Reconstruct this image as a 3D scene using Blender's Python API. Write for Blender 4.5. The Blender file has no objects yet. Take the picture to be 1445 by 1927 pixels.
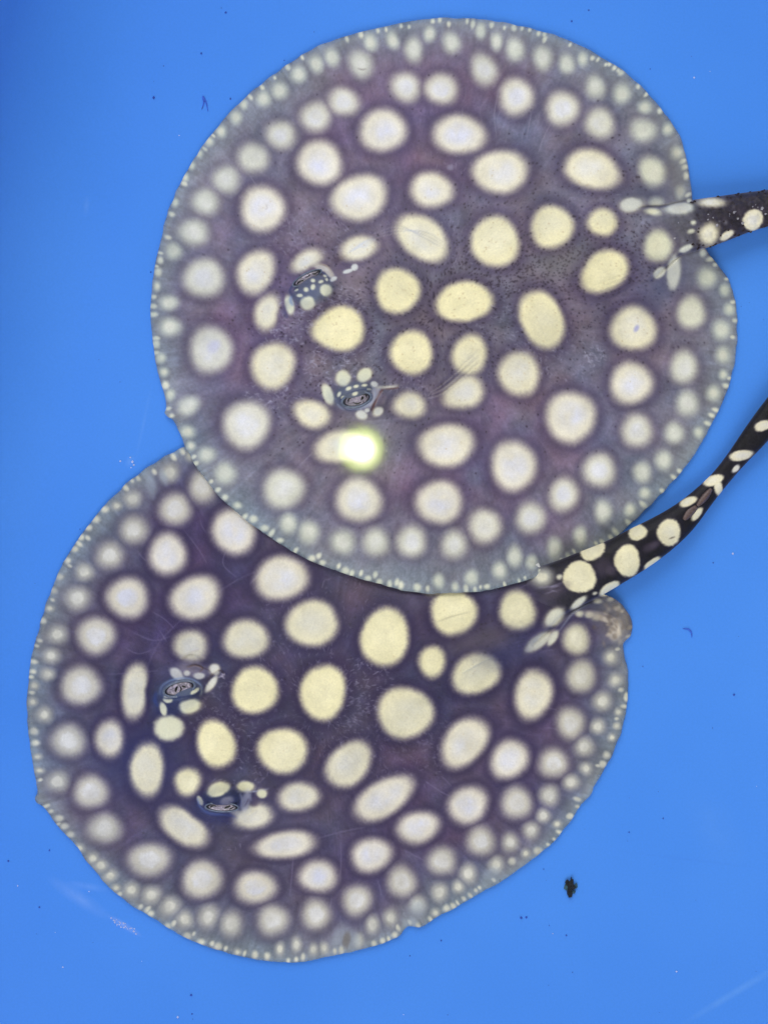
import bpy, math
import numpy as np
from mathutils import Vector

# ------------------------------------------------------------------ camera, world, light, exposure
S = bpy.context.scene
C = S.collection
CAM_H, FPX, CX, CY = 0.90, 2601.0, 722.5, 963.5          # metres above the tub floor, focal length in photo pixels, photo centre
cam = bpy.data.cameras.new('camera'); camo = bpy.data.objects.new('camera', cam); C.objects.link(camo)
camo.location = (0, 0, CAM_H); camo.rotation_euler = (0, 0, 0)
cam.sensor_fit = 'VERTICAL'; cam.sensor_height = 24.0; cam.lens = 24.0 * FPX / 1927.0
cam.clip_start = 0.01; cam.clip_end = 50
S.camera = camo

w = bpy.data.worlds.new('World'); S.world = w; w.use_nodes = True
w.node_tree.nodes['Background'].inputs[0].default_value = (1.0, 0.98, 0.94, 1)
w.node_tree.nodes['Background'].inputs[1].default_value = 0.30

WATER_Z = 0.080
# the flash beside the lens, the one that the water mirrors as a white disc
fl = bpy.data.lights.new('flash', 'AREA'); fl.shape = 'DISK'; fl.size = 0.053; fl.energy = 6.2
fl.use_nodes = True
nt = fl.node_tree; em = nt.nodes['Emission']
geo = nt.nodes.new('ShaderNodeNewGeometry')
sub = nt.nodes.new('ShaderNodeVectorMath'); sub.operation = 'SUBTRACT'; sub.inputs[1].default_value = (0.5, 0.5, 0)
nt.links.new(geo.outputs['Parametric'], sub.inputs[0])
sep = nt.nodes.new('ShaderNodeSeparateXYZ'); nt.links.new(sub.outputs[0], sep.inputs[0])
cmb = nt.nodes.new('ShaderNodeCombineXYZ'); nt.links.new(sep.outputs[0], cmb.inputs[0]); nt.links.new(sep.outputs[1], cmb.inputs[1])
ln = nt.nodes.new('ShaderNodeVectorMath'); ln.operation = 'LENGTH'; nt.links.new(cmb.outputs[0], ln.inputs[0])
mu = nt.nodes.new('ShaderNodeMath'); mu.operation = 'MULTIPLY'; mu.inputs[1].default_value = 2.0
nt.links.new(ln.outputs['Value'], mu.inputs[0])
rp = nt.nodes.new('ShaderNodeValToRGB'); nt.links.new(mu.outputs[0], rp.inputs[0])
els = rp.color_ramp.elements
els[0].position = 0.20; els[0].color = (1, 1, .97, 1)
els[1].position = 0.27; els[1].color = (.065, .065, .05, 1)
for ps, c_ in ((.50, (.040, .042, .018)), (.67, (.023, .028, .005)), (.90, (.020, .026, .0036)), (.97, (.012, .016, .0016)), (1.0, (0, 0, 0))):
    e = els.new(ps); e.color = (*c_, 1)
nt.links.new(rp.outputs[0], em.inputs['Color'])
flo = bpy.data.objects.new('flash', fl); C.objects.link(flo)
_k = 2 * (CAM_H - WATER_Z) / FPX
flo.location = ((680 - CX) * _k, -(845 - CY) * _k, CAM_H)

# two soft fill lights added high beyond the tub's ends, with no visible source
for nm, loc, pw in (('fill_lamp', (-.65, 2.9, 2.3), 109.0), ('fill_lamp', (-.3, -2.9, 2.3), 104.0)):
    al = bpy.data.lights.new(nm, 'AREA'); al.shape = 'SQUARE'; al.size = 2.6; al.energy = pw; al.color = (1.0, .975, .93)
    ao = bpy.data.objects.new(nm, al); C.objects.link(ao); ao.location = loc
    ao.rotation_euler = (Vector((0, 0, 0)) - Vector(loc)).to_track_quat('-Z', 'Y').to_euler()

v = S.view_settings; v.view_transform = 'Standard'; v.look = 'None'; v.exposure = 0.0; v.gamma = 1.0; v.use_curve_mapping = False
S.render.engine = 'CYCLES'
try:
    S.cycles.use_denoising = True; S.cycles.denoising_prefilter = 'ACCURATE'; S.cycles.transparent_max_bounces = 16; S.cycles.max_bounces = 5; S.cycles.diffuse_bounces = 2; S.cycles.glossy_bounces = 2; S.cycles.transmission_bounces = 0
except Exception: pass

# ------------------------------------------------------------------ helpers
rng = np.random.default_rng(7)
PXM = CAM_H / FPX                                          # metres per photo pixel on the floor
W, H = 2000, 1927
YY, XX = np.mgrid[0:H, 0:W].astype(np.float32)

def unproj(px, py, z):
    """the point that shows at photo pixel (px,py), z metres above the tub floor"""
    k = (CAM_H - z) / FPX
    return np.stack([(px - CX) * k, -(py - CY) * k, z + 0 * px], -1)

def lin(c):
    c = np.asarray(c, np.float32) / 255.0
    return np.where(c <= 0.04045, c / 12.92, ((c + 0.055) / 1.055) ** 2.4)

def sstep(a, b, x):
    t = np.clip((x - a) / (b - a), 0, 1); return t * t * (3 - 2 * t)

def vnoise(x, y, seed):
    r = np.random.default_rng(seed); N = 512; L = r.random((N, N)).astype(np.float32)
    xi = np.floor(x).astype(int); yi = np.floor(y).astype(int); fx = x - xi; fy = y - yi
    fx = fx * fx * (3 - 2 * fx); fy = fy * fy * (3 - 2 * fy)
    a = L[yi % N, xi % N]; b = L[yi % N, (xi + 1) % N]; c = L[(yi + 1) % N, xi % N]; d = L[(yi + 1) % N, (xi + 1) % N]
    return (a * (1 - fx) + b * fx) * (1 - fy) + (c * (1 - fx) + d * fx) * fy - 0.5

def fbm(x, y, seed, o=4):
    t = 0; a = 1.0
    for i in range(o):
        t = t + a * vnoise(x * 2 ** i, y * 2 ** i, seed + i * 17); a *= 0.55
    return t

def gfbm(sx, sy, seed, o=4):
    """fbm over the whole raster, cells of sx by sy pixels"""
    t = np.zeros((H, W), np.float32); a = 1.0; N = 1024
    for i in range(o):
        L = np.random.default_rng(seed + i * 17).random((N, N)).astype(np.float32)
        x = np.arange(W) / sx * 2 ** i; y = np.arange(H) / sy * 2 ** i
        xi = np.floor(x).astype(int); yi = np.floor(y).astype(int); fx = (x - xi).astype(np.float32); fy = (y - yi).astype(np.float32)
        fx = fx * fx * (3 - 2 * fx); fy = (fy * fy * (3 - 2 * fy))[:, None]
        R_ = L[yi % N] * (1 - fy) + L[(yi + 1) % N] * fy
        t += a * (R_[:, xi % N] * (1 - fx) + R_[:, (xi + 1) % N] * fx - .5); a *= .55
    return t

def blur(a, r):
    r = int(r)
    for ax in (0, 1):
        for _ in range(3):
            p = [(0, 0), (0, 0)]; p[ax] = (r + 1, r)
            c = np.cumsum(np.pad(a, p, mode='edge').astype(np.float64), axis=ax)
            n = a.shape[ax]
            hi = np.take(c, range(2 * r + 1, 2 * r + 1 + n), axis=ax); lo = np.take(c, range(0, n), axis=ax)
            a = ((hi - lo) / (2 * r + 1)).astype(np.float32)
    return a

def samp(a, x, y):
    x = np.clip(x, 0, W - 1.001); y = np.clip(y, 0, H - 1.001)
    xi = x.astype(int); yi = y.astype(int); fx = x - xi; fy = y - yi
    if a.ndim == 3: fx = fx[..., None]; fy = fy[..., None]
    return (a[yi, xi] * (1 - fx) + a[yi, xi + 1] * fx) * (1 - fy) + (a[yi + 1, xi] * (1 - fx) + a[yi + 1, xi + 1] * fx) * fy

def win(cx, cy, r):
    x0 = max(0, int(cx - r)); x1 = min(W, int(cx + r) + 2); y0 = max(0, int(cy - r)); y1 = min(H, int(cy + r) + 2)
    return slice(y0, y1), slice(x0, x1)

def catmull(P, closed, n):
    P = np.array(P, float)
    if closed: Q = np.vstack([P[-1], P, P[0], P[1]])
    else: Q = np.vstack([2 * P[0] - P[1], P, 2 * P[-1] - P[-2]])
    out = []
    for i in range(1, len(Q) - 2):
        p0, p1, p2, p3 = Q[i - 1:i + 3]
        d = [max(np.linalg.norm(b[:2] - a[:2]) ** 0.5, 1e-3) for a, b in ((p0, p1), (p1, p2), (p2, p3))]
        m1 = (p1 - p0) / d[0] - (p2 - p0) / (d[0] + d[1]) + (p2 - p1) / d[1]
        m2 = (p2 - p1) / d[1] - (p3 - p1) / (d[1] + d[2]) + (p3 - p2) / d[2]
        m1, m2 = m1 * d[1], m2 * d[1]
        for t in np.linspace(0, 1, n, endpoint=False):
            h = 2 * t ** 3 - 3 * t ** 2 + 1, t ** 3 - 2 * t ** 2 + t, -2 * t ** 3 + 3 * t ** 2, t ** 3 - t ** 2
            out.append(h[0] * p1 + h[1] * m1 + h[2] * p2 + h[3] * m2)
    if not closed: out.append(P[-1])
    return np.array(out)

def stroke(pts, wid, taper=True):
    """a soft line along a polyline: its window in the raster and its weight there"""
    P = catmull(pts, False, 10) if len(pts) > 2 else np.array([np.array(pts[0]) * (1 - t) + np.array(pts[1]) * t for t in np.linspace(0, 1, 12)], float)
    lo = P.min(0) - wid * 3; hi = P.max(0) + wid * 3
    ys = slice(max(0, int(lo[1])), min(H, int(hi[1]) + 1)); xs = slice(max(0, int(lo[0])), min(W, int(hi[0]) + 1))
    X = XX[ys, xs]; Y = YY[ys, xs]
    best = np.full(X.shape, 1e9, np.float32); bt = np.zeros(X.shape, np.float32)
    for i in range(len(P) - 1):
        a, b = P[i], P[i + 1]; d = b - a; L = max(d @ d, 1e-6)
        t = np.clip(((X - a[0]) * d[0] + (Y - a[1]) * d[1]) / L, 0, 1)
        q = (X - a[0] - t * d[0]) ** 2 + (Y - a[1] - t * d[1]) ** 2
        m = q < best; best[m] = q[m]; bt[m] = ((i + t) / (len(P) - 1))[m]
    g = np.exp(-best / wid ** 2)
    if taper: g = g * np.clip(4 * bt * (1 - bt), 0, 1) ** 0.5
    return ys, xs, g

def mesh_obj(name, V, F, mat, parent=None, attrs=None, smooth=True):
    """V world coordinates (n,3); F list of (k,m) index arrays"""
    V = np.asarray(V, np.float32)
    if parent is not None: V = V - np.array(parent.location, np.float32)
    me = bpy.data.meshes.new(name)
    F = [np.asarray(f, np.int32) for f in F if len(f)]
    nl = sum(f.size for f in F); nf = sum(len(f) for f in F)
    me.vertices.add(len(V)); me.vertices.foreach_set('co', V.ravel())
    me.loops.add(nl); me.loops.foreach_set('vertex_index', np.concatenate([f.ravel() for f in F]))
    me.polygons.add(nf)
    tot = np.concatenate([np.full(len(f), f.shape[1], np.int32) for f in F])
    st = np.concatenate([[0], np.cumsum(tot)[:-1]]).astype(np.int32)
    me.polygons.foreach_set('loop_start', st); me.polygons.foreach_set('loop_total', tot)
    me.polygons.foreach_set('use_smooth', np.full(nf, smooth))
    for k, a in (attrs or {}).items():
        a = np.asarray(a, np.float32)
        if a.ndim == 2:
            at = me.attributes.new(k, 'FLOAT_COLOR', 'POINT')
            at.data.foreach_set('color', np.concatenate([a, np.ones((len(a), 1), np.float32)], 1).ravel())
        else:
            at = me.attributes.new(k, 'FLOAT', 'POINT'); at.data.foreach_set('value', a)
    me.update(calc_edges=True)
    if mat: me.materials.append(mat)
    o = bpy.data.objects.new(name, me); C.objects.link(o)
    if parent is not None: o.parent = parent
    return o

def tag(o, label=None, cat=None, group=None, kind=None):
    if label: o['label'] = label
    if cat: o['category'] = cat
    if group: o['group'] = group
    if kind: o['kind'] = kind
    return o

def grid_faces(n, m, wrap, off=0, flip=False):
    """quads of n rings with m points"""
    i = np.arange(n - 1)[:, None]; j = np.arange(m if wrap else m - 1)[None, :]; k = (j + 1) % m
    f = np.stack(np.broadcast_arrays(i * m + j, i * m + k, (i + 1) * m + k, (i + 1) * m + j), -1).reshape(-1, 4) + off
    return f[:, ::-1] if flip else f

# ------------------------------------------------------------------ materials
def newmat(name):
    m = bpy.data.materials.new(name); m.use_nodes = True
    return m, m.node_tree, m.node_tree.nodes['Principled BSDF'], m.node_tree.nodes['Material Output']

def skin_material():
    m, t, p, out = newmat('ray_skin'); N = t.nodes; L = t.links
    at = N.new('ShaderNodeAttribute'); at.attribute_name = 'pigment'
    tc = N.new('ShaderNodeTexCoord')
    n1 = N.new('ShaderNodeTexNoise'); n1.inputs['Scale'].default_value = 900; n1.inputs['Detail'].default_value = 3
    L.new(tc.outputs['Object'], n1.inputs['Vector'])
    mr = N.new('ShaderNodeMapRange'); mr.inputs['From Min'].default_value = .25; mr.inputs['From Max'].default_value = .75
    mr.inputs['To Min'].default_value = .94; mr.inputs['To Max'].default_value = 1.06
    L.new(n1.outputs['Fac'], mr.inputs['Value'])
    mx = N.new('ShaderNodeMix'); mx.data_type = 'RGBA'; mx.blend_type = 'MULTIPLY'; mx.inputs['Factor'].default_value = 1
    L.new(at.outputs['Color'], mx.inputs['A']); L.new(mr.outputs[0], mx.inputs['B'])
    L.new(mx.outputs['Result'], p.inputs['Base Color'])
    p.inputs['Roughness'].default_value = 0.52; p.inputs['Specular IOR Level'].default_value = 0.20
    n2 = N.new('ShaderNodeTexNoise'); n2.inputs['Scale'].default_value = 420; n2.inputs['Detail'].default_value = 4
    L.new(tc.outputs['Object'], n2.inputs['Vector'])
    b = N.new('ShaderNodeBump'); b.inputs['Strength'].default_value = 0.35; b.inputs['Distance'].default_value = 0.0012
    L.new(n2.outputs['Fac'], b.inputs['Height']); L.new(b.outputs[0], p.inputs['Normal'])
    # the thin fin margin lets some of the ground through
    ma = N.new('ShaderNodeAttribute'); ma.attribute_name = 'thin'
    tr = N.new('ShaderNodeBsdfTransparent'); ms = N.new('ShaderNodeMixShader')
    L.new(ma.outputs['Fac'], ms.inputs[0]); L.new(p.outputs[0], ms.inputs[1]); L.new(tr.outputs[0], ms.inputs[2])
    L.new(ms.outputs[0], out.inputs['Surface'])
    return m

def attr_material(name, rough, spec, coat=0):
    m, t, p, out = newmat(name)
    at = t.nodes.new('ShaderNodeAttribute'); at.attribute_name = 'pigment'
    no = t.nodes.new('ShaderNodeTexNoise'); no.inputs['Scale'].default_value = 1500
    tc = t.nodes.new('ShaderNodeTexCoord'); t.links.new(tc.outputs['Object'], no.inputs['Vector'])
    mx = t.nodes.new('ShaderNodeMix'); mx.data_type = 'RGBA'; mx.blend_type = 'OVERLAY'; mx.inputs['Factor'].default_value = .3
    t.links.new(at.outputs['Color'], mx.inputs['A']); t.links.new(no.outputs['Fac'], mx.inputs['B'])
    t.links.new(mx.outputs['Result'], p.inputs['Base Color'])
    p.inputs['Roughness'].default_value = rough; p.inputs['Specular IOR Level'].default_value = spec
    p.inputs['Coat Weight'].default_value = coat; p.inputs['Coat Roughness'].default_value = .08
    return m

def plain(name, srgb, rough=.5, spec=.3, var=.3, scale=800):
    m, t, p, out = newmat(name)
    no = t.nodes.new('ShaderNodeTexNoise'); no.inputs['Scale'].default_value = scale; no.inputs['Detail'].default_value = 4
    tc = t.nodes.new('ShaderNodeTexCoord'); t.links.new(tc.outputs['Object'], no.inputs['Vector'])
    r = t.nodes.new('ShaderNodeValToRGB'); c = lin(srgb)
    r.color_ramp.elements[0].color = (*(c * (1 - var)), 1); r.color_ramp.elements[1].color = (*np.clip(c * (1 + var), 0, .95), 1)
    r.color_ramp.elements[0].position = .3; r.color_ramp.elements[1].position = .7
    t.links.new(no.outputs['Fac'], r.inputs[0]); t.links.new(r.outputs[0], p.inputs['Base Color'])
    p.inputs['Roughness'].default_value = rough; p.inputs['Specular IOR Level'].default_value = spec
    return m

TUB_SRGB = (70, 137, 234)
def tub_material():
    m, t, p, out = newmat('blue_tub_plastic'); N = t.nodes; L = t.links
    tc = N.new('ShaderNodeTexCoord')
    n1 = N.new('ShaderNodeTexNoise'); n1.inputs['Scale'].default_value = 5; n1.inputs['Detail'].default_value = 5
    L.new(tc.outputs['Object'], n1.inputs['Vector'])
    r = N.new('ShaderNodeValToRGB'); c = lin(TUB_SRGB)
    r.color_ramp.elements[0].position = .3; r.color_ramp.elements[0].color = (*(c * [.9, .95, .97]), 1)
    r.color_ramp.elements[1].position = .7; r.color_ramp.elements[1].color = (*(c * [1.12, 1.06, 1.02]), 1)
    L.new(n1.outputs['Fac'], r.inputs[0])
    n2 = N.new('ShaderNodeTexNoise'); n2.inputs['Scale'].default_value = 700; n2.inputs['Detail'].default_value = 3
    L.new(tc.outputs['Object'], n2.inputs['Vector'])
    mr = N.new('ShaderNodeMapRange'); mr.inputs['From Min'].default_value = .3; mr.inputs['From Max'].default_value = .7
    mr.inputs['To Min'].default_value = .97; mr.inputs['To Max'].default_value = 1.03; L.new(n2.outputs['Fac'], mr.inputs['Value'])
    mx = N.new('ShaderNodeMix'); mx.data_type = 'RGBA'; mx.blend_type = 'MULTIPLY'; mx.inputs['Factor'].default_value = 1
    L.new(r.outputs[0], mx.inputs['A']); L.new(mr.outputs[0], mx.inputs['B'])
    cur = mx.outputs['Result']
    # pale scuffs and faint streaks in the plastic's colour: pixel centre, half length, half width, image angle, strength, srgb
    for (cx, cy, a, b, ang, st, col) in ((150, 1690, 75, 16, 33, .30, (150, 185, 250)), (165, 1668, 45, 9, 10, .22, (150, 185, 250)),
                                         (235, 1742, 40, 7, 32, .35, (190, 200, 255)), (1385, 1866, 130, 9, -31, .22, (140, 190, 240)),
                                         (245, 868, 14, 8, -60, .30, (150, 190, 250)), (1300, 1618, 170, 4, 7, .16, (60, 110, 215)),
                                         (165, 390, 6, 22, 5, .18, (150, 190, 250)), (1345, 1560, 90, 50, 60, .10, (120, 170, 235)),
                                         (270, 800, 4, 90, 12, .12, (150, 190, 250))):
        q = unproj(np.array(float(cx)), np.array(float(cy)), 0.0)
        mp = N.new('ShaderNodeMapping'); mp.vector_type = 'TEXTURE'
        mp.inputs['Location'].default_value = (q[0], q[1], 0); mp.inputs['Rotation'].default_value = (0, 0, math.radians(-ang))
        mp.inputs['Scale'].default_value = (a * PXM, b * PXM, 10)
        L.new(tc.outputs['Object'], mp.inputs['Vector'])
        g = N.new('ShaderNodeTexGradient'); g.gradient_type = 'SPHERICAL'; L.new(mp.outputs[0], g.inputs['Vector'])
        nn = N.new('ShaderNodeTexNoise'); nn.inputs['Scale'].default_value = 130; nn.inputs['Detail'].default_value = 5
        L.new(tc.outputs['Object'], nn.inputs['Vector'])
        mm = N.new('ShaderNodeMath'); mm.operation = 'MULTIPLY'; L.new(g.outputs['Fac'], mm.inputs[0]); L.new(nn.outputs['Fac'], mm.inputs[1])
        ms = N.new('ShaderNodeMath'); ms.operation = 'MULTIPLY'; ms.inputs[1].default_value = st * 1.5; ms.use_clamp = True; L.new(mm.outputs[0], ms.inputs[0])
        mc = N.new('ShaderNodeMix'); mc.data_type = 'RGBA'; L.new(ms.outputs[0], mc.inputs['Factor']); L.new(cur, mc.inputs['A'])
        mc.inputs['B'].default_value = (*lin(col), 1); cur = mc.outputs['Result']
    L.new(cur, p.inputs['Base Color'])
    p.inputs['Roughness'].default_value = .5; p.inputs['Specular IOR Level'].default_value = .06
    b = N.new('ShaderNodeBump'); b.inputs['Strength'].default_value = .04; b.inputs['Distance'].default_value = .0006
    L.new(n2.outputs['Fac'], b.inputs['Height']); L.new(b.outputs[0], p.inputs['Normal'])
    return m

def water_material():
    m, t, p, out = newmat('still_water'); N = t.nodes; L = t.links; N.remove(p)
    ge = N.new('ShaderNodeNewGeometry'); dp = N.new('ShaderNodeVectorMath'); dp.operation = 'DOT_PRODUCT'
    L.new(ge.outputs['Incoming'], dp.inputs[0]); L.new(ge.outputs['Normal'], dp.inputs[1])
    def mth(op, a, b=None):
        n = N.new('ShaderNodeMath'); n.operation = op
        for i_, q in enumerate((a, b)):
            if q is None: continue
            if isinstance(q, (int, float)): n.inputs[i_].default_value = q
            else: L.new(q, n.inputs[i_])
        return n.outputs[0]
    F0 = .034                                                          # the same sheen seen from either side of the surface
    fr = mth('ADD', mth('MULTIPLY', mth('POWER', mth('SUBTRACT', 1.0, mth('ABSOLUTE', dp.outputs['Value'])), 5.0), 1 - F0), F0)
    tr = N.new('ShaderNodeBsdfTransparent'); tr.inputs[0].default_value = (.985, .995, 1, 1)
    gl = N.new('ShaderNodeBsdfGlossy'); gl.inputs['Roughness'].default_value = 0.055
    ms = N.new('ShaderNodeMixShader'); L.new(fr, ms.inputs[0]); L.new(tr.outputs[0], ms.inputs[1]); L.new(gl.outputs[0], ms.inputs[2])
    L.new(ms.outputs[0], out.inputs['Surface'])
    return m

SKIN = skin_material(); EYE = attr_material('ray_eye', .35, .2, .25)

# ------------------------------------------------------------------ tub and water
def rounded_rect(hx, hy, r, n=24):
    P = []
    for (sx, sy, a0) in ((1, 1, 0), (-1, 1, 90), (-1, -1, 180), (1, -1, 270)):
        for k in range(n + 1):
            a = math.radians(a0 + 90 * k / n); P.append((sx * (hx - r) + r * math.cos(a), sy * (hy - r) + r * math.sin(a)))
    return np.array(P)

TUB_ROT = math.radians(-12.0)
hx, hy = 0.46, 0.62
fs = unproj(np.array(310.0), np.array(0.0), 0.0)                        # the floor starts to curve up here
ax_x = np.array([math.cos(TUB_ROT), math.sin(TUB_ROT)]); ax_y = np.array([-math.sin(TUB_ROT), math.cos(TUB_ROT)])
tc0 = fs[:2] + ax_x * hx - ax_y * 0.27
def tubxy(p): return tc0 + p[:, :1] * ax_x + p[:, 1:] * ax_y
rings = []; fr_ = 0.085
for k in range(5): rings.append((tubxy(rounded_rect(hx * (.2 + .2 * k), hy * (.2 + .2 * k), .10 * (.2 + .2 * k))), 0.0))
for k in range(1, 13):
    a = math.radians(72 * k / 12); d = fr_ * math.sin(a); rings.append((tubxy(rounded_rect(hx + d, hy + d, .10 + d)), fr_ * (1 - math.cos(a))))
d0, z0 = fr_ * math.sin(math.radians(72)), fr_ * (1 - math.cos(math.radians(72)))
for k in range(1, 7):
    d = d0 + .075 * k / 6; rings.append((tubxy(rounded_rect(hx + d, hy + d, .10 + d)), z0 + .17 * k / 6))
for dd, zz in ((.004, .003), (.012, .005), (.030, .005), (.034, .002), (.034, -.02), (.030, -.02)):
    rings.append((tubxy(rounded_rect(hx + d + dd, hy + d + dd, .10 + d + dd)), z0 + .17 + zz))
rings.append((tubxy(rounded_rect(hx + d0 + .005, hy + d0 + .005, .10 + d0)), -.004))
m_ = len(rings[0][0])
V = np.concatenate([np.concatenate([xy, np.full((m_, 1), z)], 1) for xy, z in rings])
tub = mesh_obj('tub', V, [grid_faces(len(rings), m_, True, flip=True), np.arange(m_)[None, :], np.arange(m_)[None, ::-1] + (len(rings) - 1) * m_], tub_material())
tag(tub, 'smooth blue plastic tub holding both stingrays under shallow water', 'tub')

dw = d0 + .075 * (WATER_Z - z0) / .17 + .0015
wp = tubxy(rounded_rect(hx + dw, hy + dw, .10 + dw)); n_ = len(wp)
wat = mesh_obj('water', np.concatenate([wp, np.full((n_, 1), WATER_Z)], 1), [np.arange(n_)[None, :]], water_material(), smooth=False)
tag(wat, 'clear still water surface mirroring the round white flash', 'water', kind='structure')

# ------------------------------------------------------------------ stingrays
# spots read off the skin: (x, y, rx, ry, angle) in photo pixels
UP_SPOTS = [(720,245,43,40,0),(601,306,42,41,0),(494,393,42,42,0),(676,372,54,41,-20),(594,220,29,28,0),(646,191,29,26,20),(529,254,28,26,0),
(476,297,29,28,0),(426,338,26,25,0),(387,380,26,25,0),(763,164,29,26,30),(679,120,22,27,-25),(778,93,17,24,-10),(739,76,12,18,-15),(697,80,13,18,-15),
(625,108,14,18,-20),(595,120,14,18,-20),(562,140,15,17,0),(526,170,16,17,0),(496,186,14,16,0),(444,221,12,14,0),(459,197,8,10,0),(416,247,11,12,0),
(394,266,9,10,0),(375,289,8,9,0),(361,311,7,9,0),(349,334,7,9,0),(330,381,7,9,0),(864,253,48,37,5),(941,323,53,39,-5),(812,357,40,33,10),
(1111,318,50,36,18),(830,167,32,28,15),(971,182,32,34,0),(1058,204,31,32,0),(1128,232,26,30,-25),(1210,245,25,22,0),(1227,324,25,30,-20),
(911,131,24,30,-20),(1120,164,18,22,-10),(1170,176,17,20,10),(1213,202,13,13,0),(1256,243,11,12,0),(1273,288,12,13,0),(1241,209,5,6,0),
(1279,362,10,14,0),(1290,331,5,8,0),(969,93,17,23,-10),(1021,109,18,23,-5),(1066,120,15,19,-5),(1096,111,10,14,0),(934,78,11,18,0),(904,58,10,15,0),
(849,80,17,21,-15),(808,64,12,15,0),(967,52,5,7,0),(1024,65,4,5,0),(1163,133,4,5,0),(1146,121,4,4,0),(1200,163,4,5,0),(364,437,29,25,0),(327,472,15,16,0),
(384,523,38,36,0),(482,512,34,42,30),(675,467,36,22,-15),(795,449,52,38,35),(748,547,42,42,0),(641,619,45,42,0),(774,664,40,41,0),(503,589,24,32,15),
(514,688,42,43,0),(397,658,40,43,0),(464,799,44,44,0),(587,779,36,25,20),(770,762,30,25,-10),(318,570,18,15,0),(320,615,21,18,0),(296,539,7,9,0),
(298,512,7,8,0),(294,648,7,8,0),(303,674,10,10,0),(309,700,9,9,0),(312,725,7,8,0),(321,743,9,11,0),(355,764,22,18,-30),(353,813,15,12,0),(302,490,6,7,0),
(579,570,13,12,0),(545,574,8,17,-10),(613,546,11,11,0),(578,491,31,19,-30),
(646,712,13,14,0),(686,706,14,11,-40),(617,742,9,19,-20),(680,781,10,8,30),(710,775,9,8,-20),
(931,455,45,48,0),(1038,427,40,40,0),(1133,418,28,26,0),(873,568,53,38,-12),(1021,600,43,55,-22),(1139,510,45,37,-35),(1238,463,27,30,10),
(1267,512,13,31,5),(1241,513,13,8,-40),(1191,618,43,41,0),(1187,721,38,40,0),(1073,785,46,48,0),(976,703,39,41,0),(883,667,32,38,25),(875,738,36,30,-25),
(1300,588,26,31,0),(1286,691,26,31,0),(1293,759,21,24,0),(1198,810,28,31,0),(1268,815,18,20,0),(1330,522,18,20,0),(1363,546,10,12,0),(1372,582,11,12,0),
(1186,385,19,13,-10),(1234,379,15,9,0),(1228,398,15,7,10),(1280,392,23,11,-5),(1339,381,25,9,0),(1416,414,18,21,25),(1333,441,18,21,20),(1367,443,15,7,-35),
(1290,468,13,6,-25),(1322,476,6,8,0),(1357,621,17,20,0),(1360,668,14,17,0),(1342,740,14,15,0),(1360,705,8,10,0),(1314,814,10,11,0),
(840,838,52,40,-5),(966,877,42,46,0),(1127,885,30,32,0),(1060,931,27,31,0),(998,975,27,29,0),(912,990,30,31,0),(854,1025,23,26,0),(826,945,43,40,0),
(1208,889,17,20,0),(1248,867,16,19,0),(1134,963,16,22,0),(1213,928,11,12,0),(1185,960,11,13,0),(1091,1009,13,19,0),(1043,1032,14,21,0),(1000,1058,11,14,0),
(968,1048,14,20,0),(940,1074,14,17,-20),(887,1088,13,15,0),(825,1094,11,14,0),(856,1104,7,9,0),(785,1106,7,8,0),(916,1104,6,5,0),
(534,920,39,36,-20),(675,941,42,41,0),(640,840,43,30,-5),(424,891,21,21,0),(389,856,17,16,-20),(360,839,9,9,0),(543,986,17,19,0),(581,1002,20,22,0),
(645,1020,23,23,0),(707,1020,24,26,0),(774,1019,27,29,0),(447,951,9,7,0),(424,936,6,6,0),(477,977,8,7,0),(498,994,8,6,0),(527,1017,7,5,0),
(587,1051,7,6,0),(607,1059,6,5,0),(650,1074,8,7,0),(693,1088,6,5,0),(714,1095,6,6,0),(733,1099,5,7,0),(754,1101,6,8,0)]
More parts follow.
